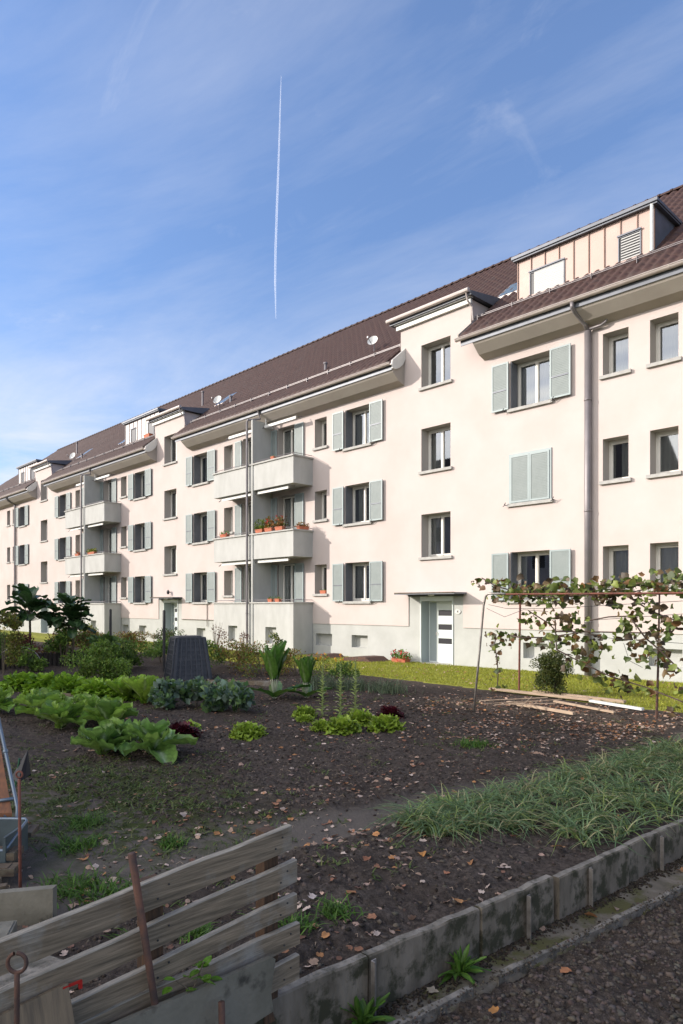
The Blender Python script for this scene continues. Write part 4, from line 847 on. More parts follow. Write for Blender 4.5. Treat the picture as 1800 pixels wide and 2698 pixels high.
# big savoy-like leafy heads (left rows)
cab = [(-12.75,-13.25,.62,'leafy green head at the far left of the big cabbage row'),(-12.2,-12.75,.55,'leafy green head second from left in the big cabbage row'),(-11.35,-12.95,.66,'upright leafy head in the middle of the big cabbage row'),
 (-10.75,-12.45,.6,'leafy head at the back of the big cabbage row beside the curly endive'),(-10.35,-13.05,.60,'leafy head spilling forward in the big cabbage row'),(-9.85,-12.5,.66,'wide rounded leafy head at the right end of the big cabbage row')]
for i, (x, y, s, lab) in enumerate(cab):
    rosette('leafy_cabbage', x, y, zs(x,y), lab, 'cabbage', 'big leafy cabbages in the left rows', 22, s*.88, s*.46, (.7,1.54), GC, GR, (.2,1.5), .55, .035, (5,10), rfreq=7, prof=(1.35,.93))
for x, y, s, lab in [(-8.25,-13.35,.60,'low leafy cabbage with broad crinkled leaves sprawling left, front pair'),(-8.35,-12.95,.58,'upright green cabbage between the sprawling one and the single right one'),(-7.70,-12.95,.66,'front cabbage with one tall pale-veined leaf beside the dark red lettuce')]:
    rosette('leafy_cabbage', x, y, zs(x,y), lab, 'cabbage', 'front leafy cabbages', 13, s*.80, s*.50, (.55,1.5), [(.16,.28,.06),(.21,.34,.07),(.13,.24,.05)], (.5,.58,.42), (.4,1.7), .55, .04, (6,12), rfreq=8, prof=(1.35,.93))
for x, y, lab in [(-12.65,-10.95,'tall upright light-green lettuce with a spoon-shaped leaf'),(-12.05,-10.8,'broad light-green lettuce beside the blue kale'),(-12.3,-10.5,'light-green lettuce behind the tall upright one')]:
    rosette('cos_lettuce', x, y, zs(x,y), lab, 'lettuce', 'tall lettuces before the compost bin', 15, .60, .32, (.8,1.5), [(.19,.33,.03),(.24,.38,.045)], (.4,.46,.2), (.2,.9), .5, .05, (4,8), prof=(1.4,.93))
KALES = []
for x, y, lab in [(-11.2,-10.85,'blue-green kale beside the light-green lettuces'),(-10.85,-10.4,'blue-green kale in front of the compost bin, middle one'),(-10.35,-10.25,'blue-green kale right of the compost bin'),(-9.9,-10.15,'spreading low kale at the right end of the kale row')]:
    KALES.append((x, y, lab))

for i in range(8):
    x = -15.9+.42*i+random.uniform(-.05,.05); y = -11.75+.10*i+.25*(i % 2)
    rosette('curly_endive', x, y, zs(x,y), 'bright yellow-green curly endive head massed in the long row behind the cabbages', 'endive', 'row of curly endive', 130, .20, .16, (.45,1.55), [(.20,.35,.022),(.25,.41,.035),(.15,.28,.02)], (.28,.4,.06), (.8,2.2), .2, .2, (2,6), sx=7, rfreq=13, m='foliage', dome=.46)
# small frilly lettuces on the bare soil
lets = [(-7.96,-11.33,.27,'single frilly lime-green lettuce on bare soil, left of the spired group'),(-8.75,-9.6,.21,'frilly lettuce at the back left of the group'),(-8.3,-9.98,.16,'smallest frilly lettuce, at the left of the group'),
 (-7.65,-10.2,.19,'frilly lettuce at the front left of the group'),(-7.28,-10.12,.27,'large frilly lettuce at the front middle of the group'),(-7.60,-9.45,.28,'frilly lettuce at the back right of the group, nearest the third spire'),(-7.0,-9.5,.29,'broad frilly lettuce at the right end of the group')]
for x, y, r, lab in lets:
    rosette('frilly_lettuce', x, y, zs(x,y)-.01, lab, 'lettuce', 'frilly lime-green lettuces', 95, r*.46, r*.42, (.15,1.5), YG, (.3,.38,.08), (.9,2.0), .15, .2, (2,4), rfreq=12, m='foliage', dome=r)
rosette('small_lettuce', -9.1, -11.6, zs(-9.1,-11.6), 'little lime-green lettuce behind the dark red one', 'lettuce', None, 50, .09, .08, (.2,1.4), YG, (.3,.38,.08), (.9,2), .15, .2, (2,4), m='foliage', dome=.17)
for x, y, r, lab in [(-8.5,-12.1,.29,'dark red frilly lettuce between the front cabbages and a lime lettuce'),(-7.72,-8.6,.24,'far dark red lettuce right of the spired group')]:
    rosette('red_lettuce', x, y, zs(x,y)-.02, lab, 'lettuce', 'dark red lettuces', 100, r*.46, r*.4, (.1,1.5), [(.075,.008,.016),(.10,.012,.02),(.05,.008,.012)], (.09,.012,.02), (.9,2.0), .15, .2, (2,4), rfreq=12, m='foliage', dome=r)
# bolted lettuce spires
for x, y, h, lab in [(-8.53,-9.4,.92,'left pale-green bolted lettuce spire'),(-8.25,-9.25,.95,'middle thin bolted lettuce spire'),(-8.1,-9.05,.98,'right tallest bolted lettuce spire')]:
    t = empty('bolted_lettuce', (x,y,zs(x,y)), 0, lab, 'lettuce', 'bolted lettuce spires'); mb = MB(); mb.tube([(0,0,0),(.01,.01,h*.6),(0,.02,h)], [.014,.010,.004], 6); mb.build('stalk', mat('stalk_green',(.20,.24,.09),.6), t)
    lv = []
    for i in range(46):
        f = i/46; lv.append(leaf_grid(.13*(1-.72*f)+.02, .055*(1-.6*f), i*2.4, .5+.5*f, .9, .3, .1, 2, 4, 900+i, (0,0,h*(.02+.95*f))))
    join_leaves('leaves', lv, [(.30,.38,.10),(.34,.42,.13)], (.4,.45,.2), t, m='foliage')
# chard
for x, y, s, lab in [(-10.85,-8.6,1.4,'tall chard with upright dark leaves on white ribs'),(-10.5,-8.05,1.1,'smaller chard right of the tall one')]:
    t = empty('chard', (x,y,zs(x,y)), 0, lab, 'chard', 'chard plants'); lv = []; mb = MB(); rs = random.Random(int(s*77))
    for i in range(13):
        az = i*2.4; el = (1.25+.25*rs.random()) if i > 3 else .55; h = s*(.26+.1*rs.random()) if i > 3 else .08; q = (math.cos(az)*h*math.cos(el)*.8, math.sin(az)*h*math.cos(el)*.8, h*math.sin(el))
        mb.tube([(0,0,0), q], [.011,.008], 6); lv.append(leaf_grid(s*(.44+.1*rs.random()), s*.20, az, el, .35 if i > 3 else .6, .35, .05, 4, 8, 700+i, q))
    mb.build('ribs', mat('chard_rib', (.36,.38,.26), .6), t, True); join_leaves('leaves', lv, [(.045,.12,.018),(.065,.16,.022),(.10,.20,.03)], (.22,.28,.12), t)
# ------------------------------------------------------------ generic leafy bushes (leaf clumps through the crown volume)
def leaf_cloud(name, P, size, cols, parent, var=.35, asp=.55, up=.3):
    n = len(P); d = RNG.normal(0,1,(n,3)); d[:,2] += up; d /= np.linalg.norm(d,axis=1)[:,None]; e = RNG.normal(0,1,(n,3)); e -= (e*d).sum(1)[:,None]*d; e /= np.linalg.norm(e,axis=1)[:,None]; nn = np.cross(d, e)
    s = size*RNG.uniform(.5,1.35,n)[:,None]; a = P; l = P + d*s*.5 + e*s*asp*.5 + nn*s*.12; r = P + d*s*.5 - e*s*asp*.5 + nn*s*.12; t = P + d*s - nn*s*.1
    V = np.stack([a,l,t,r],1).reshape(-1,3); b = 4*np.arange(n); F = np.concatenate([np.stack([b,b+2,b+1],1), np.stack([b,b+3,b+2],1)])
    cols = np.array(cols); c = cols[RNG.integers(0,len(cols),n)]*RNG.uniform(1-var,1+var,(n,1)); return np_mesh(name, V, F, M['foliage'], np.repeat(c,4,0), parent=parent)
def bush(name, x, y, z, w_, h_, label, cat, cols, n=900, size=.07, group=None, twigs=0, flowers=None, z0=.1, asp=.55, lob=7, d_=None, up=.3):
    t = empty(name, (x,y,z), 0, label, cat, group); d_ = d_ or w_
    C0 = np.stack([RNG.uniform(-.34,.34,lob)*w_, RNG.uniform(-.34,.34,lob)*d_, RNG.uniform(z0+.12,.80,lob)*h_],1); C0[0] = (0,0,.78*h_)
    R0 = RNG.uniform(.16,.30,lob)*min(w_,1.4*h_)
    k = RNG.integers(0, lob, n); q = RNG.normal(0,1,(n,3)); q /= np.linalg.norm(q,axis=1)[:,None]; rr = RNG.uniform(.45,1.05,n)[:,None]
    P = C0[k] + q*rr*R0[k][:,None]*np.array([1,1,.8]); P[:,2] = np.maximum(P[:,2], .015)
    leaf_cloud('leaves', P, size, cols, t, asp=asp, up=up)
    mb = MB()
    for i in range(max(4, twigs)):
        a = random.uniform(0,6.28); tip = (math.cos(a)*w_*.32*random.random(), math.sin(a)*d_*.32*random.random(), h_*random.uniform(.55,1.0 if twigs else .8))
        mid = (tip[0]*.4+random.uniform(-.04,.04), tip[1]*.4, tip[2]*.55); mb.tube([(tip[0]*.1,tip[1]*.1,-.03), mid, tip], [.009,.006,.003], 5)
    mb.build('stems', M['bark'], t)
    if flowers:
        fc, fn, fs = flowers; Pf = C0[RNG.integers(0,lob,fn)] + RNG.normal(0,.5,(fn,3))*R0[:1]*np.array([1,1,.3]); Pf[:,2] = h_*RNG.uniform(.72,1.03,fn)
        for pf in Pf: leaf_cloud('flower', np.repeat(pf[None], 9, 0) + RNG.normal(0, fs*.3, (9,3)), fs, fc, t, .2, .8)
    return t
OL = [(.17,.19,.03),(.22,.22,.035),(.13,.16,.03)]; DG = [(.06,.115,.025),(.08,.145,.03)]; MG = [(.13,.22,.03),(.17,.27,.04),(.10,.18,.03)]; RU = [(.22,.10,.035),(.17,.12,.04),(.27,.15,.04)]; RD = [(.14,.035,.028),(.10,.03,.024),(.16,.06,.035)]
bush('shrub', -18.6, -11.3, 0, .9, 1.95, 'olive-brown tall shrub at the left edge behind the tree kale', 'shrub', OL+[(.15,.11,.04)], 1400, .08)
bush('dahlia', -20.6, -10.9, .2, .8, 1.25, 'yellow-flowered plant under the left tree kale', 'flower plant', MG, 900, .07, flowers=([(.70,.52,.02),(.75,.62,.05)], 9, .05))
bush('red_leaved_plant', -21.1, -9.9, .2, 1.1, .85, 'dark red leafed plant behind the wire hoop', 'plant', RD, 1100, .07)
bush('leafy_plant', -20.9, -8.9, .2, .9, 1.1, 'green leafy plant behind the log edging under the right kale head', 'plant', MG+DG, 900, .10)
bush('leafy_plant', -21.6, -10.6, .2, 1.4, .62, 'low green leafy plant at the left above the log edging', 'plant', MG, 1200, .08)
bush('mixed_plant', -21.3, -7.9, .2, 1.1, .9, 'mixed green plant with thin brown stems near the balcony base', 'plant', MG+RU, 900, .07, twigs=14)
for (bx_, by_, bw, bh, cl_, lb) in [(-25.5,-6.2,1.8,.75,'MG','green plant clump in the far bed beneath the far balcony'),(-23.6,-6.6,1.6,.8,'RD','dark red plant clump in front of the far balcony base'),(-24.3,-5.0,1.7,.85,'OL','olive shrub clump before the far balcony drainpipe'),(-21.9,-6.9,1.4,.85,'MG','green clump left of the dark square stake'),(-27.5,-5.4,2.2,1.0,'OL','olive clump at the far left foot of the facade'),(-20.1,-6.0,1.4,.7,'DG','dark green clump behind the bin and left stake'),(-19.0,-7.6,1.2,.8,'MG','green clump between the bush and the compost bin'),(-18.3,-8.2,1.1,.95,'DG','dark green clump behind the bushy potato plants'),(-22.6,-8.3,1.3,.9,'RD','reddish clump under the right tree kale'),(-23.8,-9.4,1.5,.95,'MG','green clump behind the wire hoop'),(-29.5,-4.4,2.4,1.0,'DG','dark far clump in front of the cellar windows at left'),(-19.9,-10.3,1.0,.7,'MG','leafy clump in front of the log edging')]:
    bush('garden_clump', bx_, by_, 0, bw, bh, lb, 'plant', {'MG':MG,'RD':RD+OL,'OL':OL+RU,'DG':DG+MG}[cl_], 1300, .085, 'plant clumps in the far vegetable beds', twigs=10)
t = bush('zucchini_plant', -17.7, -8.9, 0, 1.0, 1.05, 'large-leaved dark green plant before the far balcony', 'plant', DG, 260, .24, asp=.95); 
bush('potato_plant', -15.9, -10.1, 0, 1.25, .90, 'mid-green bushy vegetable plant left of the compost bin', 'plant', MG+[(.15,.20,.03)], 2400, .07)
bush('potato_plant', -16.6, -9.6, 0, 1.2, 1.0, 'mid-green bushy plant with upright shoots behind the first one', 'plant', MG, 1900, .075, twigs=8)
bush('potato_plant', -15.3, -9.75, 0, .9, .62, 'low green plant touching the left side of the compost bin', 'plant', MG, 1200, .07)
bush('dry_grass_tuft', -31, -1.2, 0, 2.6, .55, 'pale dry grasses at the foot of the far wall', 'plant', [(.30,.24,.12),(.22,.20,.09)], 700, .12, asp=.12, up=1.5)
bush('dark_ivy', -22.7, -4.3, 0, 1.5, .95, 'dark green ivy-like shrub just behind the compost bin', 'shrub', DG+[(.09,.05,.03)], 1900, .07)
bush('red_twiggy_shrub', -19.2, -4.5, 0, .85, 1.35, 'reddish-brown twiggy shrub right of the thin dark stake', 'shrub', RD+[(.14,.08,.05)], 420, .055, twigs=26)
bush('red_twiggy_shrub', -17.9, -4.3, 0, .8, 1.15, 'smaller reddish twiggy shrub near the balcony drainpipe', 'shrub', RD+[(.14,.08,.05)], 330, .055, twigs=22)
bush('green_bush', -17.3, -6.1, 0, 1.5, .85, 'green and yellow bush right behind the compost bin', 'shrub', MG+DG+[(.25,.26,.04)], 1500, .08)
bush('rust_bush', -15.9, -5.9, 0, 1.6, .90, 'green and rust coloured bush in the flower bed, left part', 'shrub', OL+RU, 1600, .06, twigs=12)
bush('rust_bush', -14.7, -6.0, 0, 1.6, .85, 'olive bush with rust tips in the flower bed, middle part', 'shrub', OL+RU+MG, 1700, .06, twigs=10)
bush('rust_bush', -13.9, -5.5, 0, 1.4, .70, 'brownish bush at the right of the flower bed', 'shrub', RU+OL, 1200, .055, twigs=12)
bush('tall_herb', -15.1, -5.3, 0, .42, 1.25, 'thin tall dark herb rising above the flower bed', 'plant', DG+OL, 170, .13, twigs=9, asp=.3)
bush('marigold_bed', -13.1, -5.2, 0, 1.1, .58, 'orange-flowered plant before the lawn', 'flower plant', OL+MG, 900, .05, flowers=([(.70,.26,.02),(.65,.36,.03)], 22, .035))
bush('feathery_plant', -12.0, -5.7, 0, 1.0, .45, 'low feathery green plant at the edge of the lawn', 'plant', DG+MG, 900, .06)
for (x, y, n_, lab) in [(-11.6,-6.7,300,'tuft of grey-green blade leaves right of the chard'),(-10.9,-6.35,320,'wide grey-green tuft behind the lettuce spires'),(-10.0,-6.2,260,'grey-green tuft at the right end of the row')]:
    t = empty('leek_tuft', (x,y,zs(x,y)), 0, lab, 'leek', 'grey-green leek tufts'); bx = RNG.normal(0,.26,n_); by = RNG.normal(0,.18,n_)
    blades('leaves', bx, by, bx*0, RNG.uniform(.2,.5,n_), RNG.uniform(.008,.016,n_), [(.14,.19,.11),(.17,.21,.12),(.10,.15,.08)], .5, 6, .4, t)
for x, y, lab in KALES:
    t = bush('blue_kale', x, y, zs(x,y), .56, .50, lab, 'kale', [(.11,.18,.11),(.15,.22,.165),(.09,.17,.06),(.19,.26,.20),(.14,.22,.07)], 620, .13, 'blue-green kale plants', asp=.85, lob=9)
# weeds
for (x, y, s, lab) in [(-5.33,-9.6,.26,'bright green weed tuft on the open soil before the trellis'),(-4.6,-15.2,.30,'large grassy weed tuft behind the slat fence at left'),(-4.3,-15.05,.24,'grassy weed tuft just behind the top slat'),(-5.4,-14.85,.22,'weed tuft beside the old planks'),(-5.9,-14.6,.2,'weed with yellow-green leaves beside the plank stack'),
   (-3.05,-14.55,.15,'small weed tuft right of the slat fence'),(-3.0,-14.25,.13,'second weed tuft right of the slat fence'),(-3.35,-15.0,.10,'small weed seen over the top slat'),(-3.6,-15.3,.09,'tiny weed tuft behind the iron stake'),(-4.9,-14.3,.12,'low weed at the edge of the trodden soil')]:
    t = empty('weed', (x,y,zs(x,y)), 0, lab, 'weed', 'weeds on the soil'); n_ = int(900*s); bx = RNG.normal(0,s*.42,n_); by = RNG.normal(0,s*.42,n_)
    blades('leaves', bx, by, bx*0, RNG.uniform(.03,.11,n_)*(1+s), RNG.uniform(.006,.013,n_), [(.08,.17,.02),(.11,.21,.03),(.06,.13,.02)], .5, 4, .9, t)
rs = random.Random(5)
xw, yw = [], []
for _ in range(420):
    xw.append(rs.gauss(-6.6, 1.3)); yw.append(rs.gauss(-14.1, .75))
for _ in range(200): xw.append(rs.uniform(-14,-3)); yw.append(rs.uniform(-14,-6))
xw = np.repeat(np.array(xw), 12)+RNG.normal(0,.05,620*12); yw = np.repeat(np.array(yw), 12)+RNG.normal(0,.05,620*12)
o = blades('ground_weeds', xw, yw, soil_h(xw,yw), RNG.uniform(.02,.07,len(xw)), RNG.uniform(.006,.014,len(xw)), [(.085,.13,.03),(.12,.17,.04),(.14,.15,.05)], .6, 3, 1.2); tag(o, 'sparse low seedlings and moss on the soil', 'weeds', kind='stuff')
for x, y, s, lab in [(-2.40,-13.85,.2,'dandelion-like weed at the foot of the slabs'),(-2.46,-14.6,.2,'larger weed at the foot of the slabs near the bottom edge')]:
    rosette('path_weed', x, y, -.30, lab, 'weed', 'weeds in the sunken path', 26, s, s*.2, (.2,1.4), [(.07,.16,.02),(.10,.20,.03)], (.12,.2,.05), (.3,1.1), .3, .12, (2,6), m='foliage')
# ------------------------------------------------------------ tree kale
def tree_kale(x, y, z, h, r, label, n=24, seed=3, lean=(0,0)):
    rs = random.Random(seed); t = empty('tree_kale', (x,y,z), 0, label, 'kale', 'tall tree kales'); mb = MB()
    top = (lean[0], lean[1], h*.62); mb.tube([(0,0,-.2),(lean[0]*.5+.03,lean[1]*.5,h*.3),top], [.05,.038,.032], 8); mb.build('trunk', M['bark'], t, True); lv = []; sm = MB()
    for i in range(n):
        az = i*2.4+rs.uniform(-.2,.2); f = rs.random(); b = (top[0],top[1],top[2]-.12*h*f); el = .15+1.25*(1-f)+rs.uniform(-.15,.15)
        q = (b[0]+math.cos(az)*math.cos(el)*r*.35, b[1]+math.sin(az)*math.cos(el)*r*.35, b[2]+math.sin(el)*r*.35)
        sm.tube([b,q],[.012,.007],5); lv.append(leaf_grid(r*rs.uniform(.7,1.0), r*.55, az, el, rs.uniform(.9,2.0), .3, .07, 4, 9, seed*100+i, q, prof=(1.35,.93)))
    sm.build('leaf_stalks', M['bark'], t); join_leaves('leaves', lv, [(.035,.08,.022),(.05,.105,.03),(.028,.065,.02)], (.12,.18,.08), t, seed=seed)
tree_kale(-21.75, -9.55, .2, 2.35, .78, 'larger tree kale with palm-like crown at the left edge', 38, 3)
tree_kale(-21.0, -8.75, .2, 2.3, .62, 'right smaller-crowned tree kale beside the larger one', 34, 8, (.05,.1))
tree_kale(-21.0, -8.55, .2, 1.75, .55, 'short tree kale with its crown below the others', 30, 12, (.1,.0))
# ============================================================ GARDEN THINGS
# log edging
t = empty('log_edging', (-21.2, -9.8, 0), 0, 'low palisade of short dark upright logs along the raised bed', 'edging')
y = -3.0; first = None
mb = MB(); mb.tube([(0,0,-.2),(0,0,.40)], [.068,.064], 10); mb.tube([(0,0,.40),(0,0,.412)], [.064,.05], 10); lg = mb.build('log', mat('dark_log', (.06,.048,.038), .9, col2=(.03,.025,.02), ns=8, bump=.4, bs=20), t)
k = 0
while y < 2.4:
    o = lg if k == 0 else lg.copy()
    if k: C.objects.link(o); o.parent = t
    o.location = (random.uniform(-.01,.01), y, random.uniform(-.03,.02)); y += .135; k += 1
mb = MB(); mb.box(-26, -21.28, -12.9, -7.2, -.2, .22); o = mb.build('raised_bed_soil', M['soil']); tag(o, None, None, kind='structure')
# wire hoop
mb = MB(); mb.tube([(-.62*math.cos(a), 0, .50*math.sin(a)+.0) for a in [math.pi*i/16 for i in range(17)]], .014, 6); o = mb.build('wire_hoop', M['pipegrey']); o.location = (-20.9,-10.15,.15); o.rotation_euler = (0,0,R(50)); tag(o, 'pale half-round hoop standing over the bed under the tree kale', 'hoop')
# compost bin
def compost():
    t = empty('compost_bin', (-15.02, -8.5, 0), R(71.5), 'dark grey-black plastic compost bin with gridded tapering sides', 'compost bin'); W_, h, tp = .95, 1.02, .13
    def wall(P0, P1, Q0, Q1, nm):   # bottom corners P0,P1, top corners Q0,Q1; panel with raised grid
        P0, P1, Q0, Q1 = map(Vector, (P0, P1, Q0, Q1)); mb = MB(); nrm = (P1-P0).cross(Q0-P0).normalized()
        def at(u, v, d): return (P0*(1-u)+P1*u)*(1-v) + (Q0*(1-u)+Q1*u)*v + nrm*d
        mb.face([at(0,0,0), at(1,0,0), at(1,1,0), at(0,1,0)])
        def bar(u0, u1, v0, v1, d):
            a = [at(u0,v0,d), at(u1,v0,d), at(u1,v1,d), at(u0,v1,d)]; b = [at(u0,v0,0), at(u1,v0,0), at(u1,v1,0), at(u0,v1,0)]; mb.face(a, 0)
            for i in range(4): mb.face([b[i], b[(i+1) % 4], a[(i+1) % 4], a[i]], 0)
        for u in np.linspace(0, .93, 7): bar(u, u+.045 if 0 < u < .9 else u+.07, 0, 1, .03 if 0 < u < .9 else .045)
        for v in np.linspace(0, .93, 9): bar(0, 1, v, v+.03, .022)
        return mb.build(nm, M['plastic'], t)
    b = [(0,0,0),(W_,0,0),(W_,W_,0),(0,W_,0)]; q = [(tp,tp,h),(W_-tp,tp,h),(W_-tp,W_-tp,h),(tp,W_-tp,h)]
    for i in range(4): wall(b[i], b[(i+1) % 4], q[i], q[(i+1) % 4], 'side_panel')
    mb = MB(); mb.box(tp-.03, W_-tp+.03, tp-.03, W_-tp+.03, h-.0, h+.035); mb.box(tp+.06, W_-tp-.06, tp+.06, W_-tp-.06, h+.035, h+.06); mb.build('lid', M['plastic'], t)
compost()
# stakes behind the bin
for x, y, h, lab in [(-20.6,-7.5,1.72,'left dark square stake standing behind the compost bin'),(-17.6,-7.3,1.70,'right dark thin stake beside the compost bin')]:
    mb = MB(); mb.box(-.03,.03,-.03,.03,-.2,h); mb.box(-.022,.022,-.022,.022,h,h+.02); o = mb.build('wooden_stake', M['iron']); o.location = (x,y,0); tag(o, lab, 'stake', 'stakes by the compost bin')
# flower pot trough near the door, black mound covers on lawn
def pot(x, y, z, w_, d_, h_, label, cols, fl, n=160, size=.07, ph=.2, nm='flower_trough', cat='flower pot', group=None, rz=0):
    t = empty(nm, (x,y,z), rz, label, cat, group); mb = MB(); f = .86
    b = [(-w_/2*f,-d_/2*f,0),(w_/2*f,-d_/2*f,0),(w_/2*f,d_/2*f,0),(-w_/2*f,d_/2*f,0)]; q = [(-w_/2,-d_/2,h_),(w_/2,-d_/2,h_),(w_/2,d_/2,h_),(-w_/2,d_/2,h_)]
    mb.face(list(reversed(b)));
    for i in range(4): mb.face([b[i], b[(i+1) % 4], q[(i+1) % 4], q[i]])
    mb.face([(p[0]*.9,p[1]*.9,h_-.02) for p in q]); mb.box(-w_/2-.008, w_/2+.008, -d_/2-.008, -d_/2+.006, h_-.02, h_+.004); mb.build('trough', M['terracotta'], t)
    P = np.stack([RNG.uniform(-.5,.5,n)*w_*1.1, RNG.uniform(-.5,.5,n)*d_*1.1, h_+RNG.random(n)**.8*ph*(.6+.4*np.sin(np.arange(n)*.7))],1); leaf_cloud('leaves', P, size, cols, t)
    if fl:
        m = fl[1]; Pf = np.stack([RNG.uniform(-.6,.6,m)*w_, RNG.uniform(-.6,.6,m)*d_-.03, h_+RNG.random(m)*ph*1.1-.04],1); [leaf_cloud('flower', np.repeat(pf[None],8,0)+RNG.normal(0,.012,(8,3)), fl[2], fl[0], t, .2, .9) for pf in Pf]
    return t
RE = [(.55,.02,.03),(.62,.04,.05)]
pot(-14.75, -.35, .0, .62, .28, .12, 'terracotta bowl of red geraniums left of the near entrance door', MG, (RE, 26, .04), 420, .07, .28, 'geranium_pot')
for i, (x, y, w_, h_, lab) in enumerate([(-15.9,-.75,1.5,.16,'dark brown cover board edge rising from the lawn near the geraniums'),(-17.9,-.75,1.3,.14,'low reddish cellar cover at the foot of the balcony')]):
    mb = MB(); mb.prism([(-w_/2,-.05),(-w_/2+.1,h_*.7),(-.1,h_),(w_/2-.4,h_),(w_/2,-.05)], 'y', -.45, .45); o = mb.build('light_well_cover', M['rust']); o.location = (x,y,0); tag(o, lab, 'cover', 'light well covers')
# potted plants on balconies and sills (stand on the caps)
for x, z, lab, c_, fl in [(-21.55,4.695,'planter with tall green fern-like growth at the left of the middle balcony',[(.16,.22,.03),(.10,.15,.02)],None),(-20.95,4.695,'planter with orange-tinted foliage in the middle of the middle balcony',[(.22,.16,.03),(.13,.16,.02),(.3,.12,.03)],(RE,4,.05)),(-20.3,4.695,'planter with reddish upright plant at the right of the middle balcony',[(.24,.10,.03),(.13,.15,.03)],(RE,5,.05))]:
    pot(x, -.93, z, .46, .18, .13, lab, c_, fl, 230, .10, .42 if x > -21.6 else .5, 'balcony_planter', 'planter', 'planters on the near middle balcony')
pot(-19.55, -.45, 4.695, .18, .5, .12, 'rusty-green planter on the side cap of the middle balcony', RU, None, 160, .07, .16, 'balcony_planter', 'planter')
pot(-24.0, -.93, 4.695, .5, .18, .12, 'small planter on the left part of the middle balcony', MG, (RE,4,.04), 120, .06, .12, 'balcony_planter', 'planter')
pot(-20.75, -.9, 7.455, .2, .15, .10, 'small terracotta pot on the top balcony cap', MG, None, 40, .04, .06, 'balcony_planter', 'planter')
pot(-20.9, -.9, 1.985, .26, .16, .12, 'left terracotta pot on the ground-floor balcony cap', MG, None, 50, .05, .08, 'balcony_planter', 'planter')
pot(-20.45, -.9, 1.985, .26, .16, .12, 'right terracotta pot on the ground-floor balcony cap', MG, None, 50, .05, .08, 'balcony_planter', 'planter')
pot(-18.95, .08, 2.29, .32, .14, .12, 'terracotta pot on the small ground-floor window sill beside the balcony', MG, None, 30, .04, .05, 'sill_planter', 'planter')
pot(-37.0, -.93, 4.695, .9, .18, .12, 'yellow-green planter on the far middle balcony', [(.28,.30,.04),(.16,.2,.03)], None, 260, .09, .22, 'balcony_planter', 'planter')
pot(-38.9, -.93, 4.695, .5, .18, .12, 'reddish planter on the left part of the far middle balcony', RU, (RE,6,.05), 120, .07, .14, 'balcony_planter', 'planter')
pot(-33.15, .42, 10.72, .62, .22, .16, 'long terracotta trough on the roof below the far dormer window', MG, None, 20, .04, .03, 'dormer_trough', 'planter')
pot(-42.2, -.12, 7.5, .55, .2, .13, 'pale planter with yellow-green plants on the far top window sill', [(.3,.3,.05)], None, 120, .07, .12, 'sill_planter', 'planter')
# ------------------------------------------------------------ concrete slabs (retaining edge) and low kerb
js = [-17.6,-16.55,-15.52,-14.51,-13.60,-12.84,-12.80,-11.86,-10.70,-9.7,-8.7,-7.7,-6.7,-5.7]
names = ['slab nearest the bottom edge','slab in front of the slat fence','slab beside the right end of the slat fence','long slab before the first iron post','','','','','','','','','']
idx = 0
for i in range(len(js)-1):
    a, b = js[i]+.008, js[i+1]-.008
    if b-a < .2: continue
    mb = MB(); n = 8; rs = random.Random(i+60); yy = np.linspace(a, b, n)
    ztop = [.0+rs.uniform(-.008,.006) for _ in yy]; dxx = rs.uniform(-.012,.012); tilt = rs.uniform(-.012,.012); th = .055
    zt0 = rs.uniform(-.015,.015)
    for k in range(n-1):
        y0, y1 = yy[k], yy[k+1]; x0, x1 = curb_x(y0)+dxx, curb_x(y1)+dxx; z0, z1 = ztop[k]+zt0, ztop[k+1]+zt0
        mb.face([(x0+th,y0,-.5),(x1+th,y1,-.5),(x1+th+tilt,y1,z1-.008),(x0+th+tilt,y0,z0-.008)]); mb.face([(x0+th+tilt,y0,z0-.008),(x1+th+tilt,y1,z1-.008),(x1+th-.01+tilt,y1,z1),(x0+th-.01+tilt,y0,z0)])
        mb.face([(x0+th-.01+tilt,y0,z0),(x1+th-.01+tilt,y1,z1),(x1+tilt,y1,z1),(x0+tilt,y0,z0)],1); mb.face([(x0+tilt,y0,z0),(x1+tilt,y1,z1),(x1,y1,-.5),(x0,y0,-.5)])
    for y_, q in ((a,0),(b,n-1)): x_ = curb_x(y_)+dxx; mb.face([(x_,y_,-.5),(x_+th,y_,-.5),(x_+th+tilt,y_,ztop[q]+zt0-.008),(x_+th-.01+tilt,y_,ztop[q]+zt0),(x_+tilt,y_,ztop[q]+zt0)])
    o = mb.build('concrete_slab', [M['conc'], M['concl']])
    lab = ['mossy concrete edging slab at the very bottom edge of the view','mossy concrete edging slab under the leaning fibre board','mossy concrete edging slab beside the right end of the slat fence','concrete edging slab with a vertical gap at its far end, above the largest path weed','concrete edging slab with a thin iron post at its middle','concrete edging slab just past the wide dark gap','concrete edging slab below the front of the onion greens','concrete edging slab where the onion leaves hang over','concrete edging slab at the right picture edge','far concrete edging slab one','far concrete edging slab two','far concrete edging slab three','far concrete edging slab four'][min(idx,12)]
    tag(o, lab, 'concrete slab', 'slabs edging the raised plot'); idx += 1
for y, h, lab in [(-14.50,.0,'iron angle post between slabs near the picture bottom'),(-13.16,-.02,'rusty iron post at the slab with moss'),(-12.43,-.02,'thin pale iron post past the dark gap'),(-11.38,-.02,'iron post below the onion leaves')]:
    mb = MB(); x = curb_x(y)+.075; mb.box(x, x+.006, y-.018, y+.018, -.5, h); mb.box(x+.006, x+.03, y-.018, y-.012, -.5, h); o = mb.build('iron_post', M['pipegrey']); tag(o, lab, 'iron post', 'iron posts holding the slabs')
ks = [(-17.4,-15.6),(-15.58,-13.95),(-13.75,-12.2),(-12.18,-10.9),(-10.88,-9.2),(-9.18,-7)]
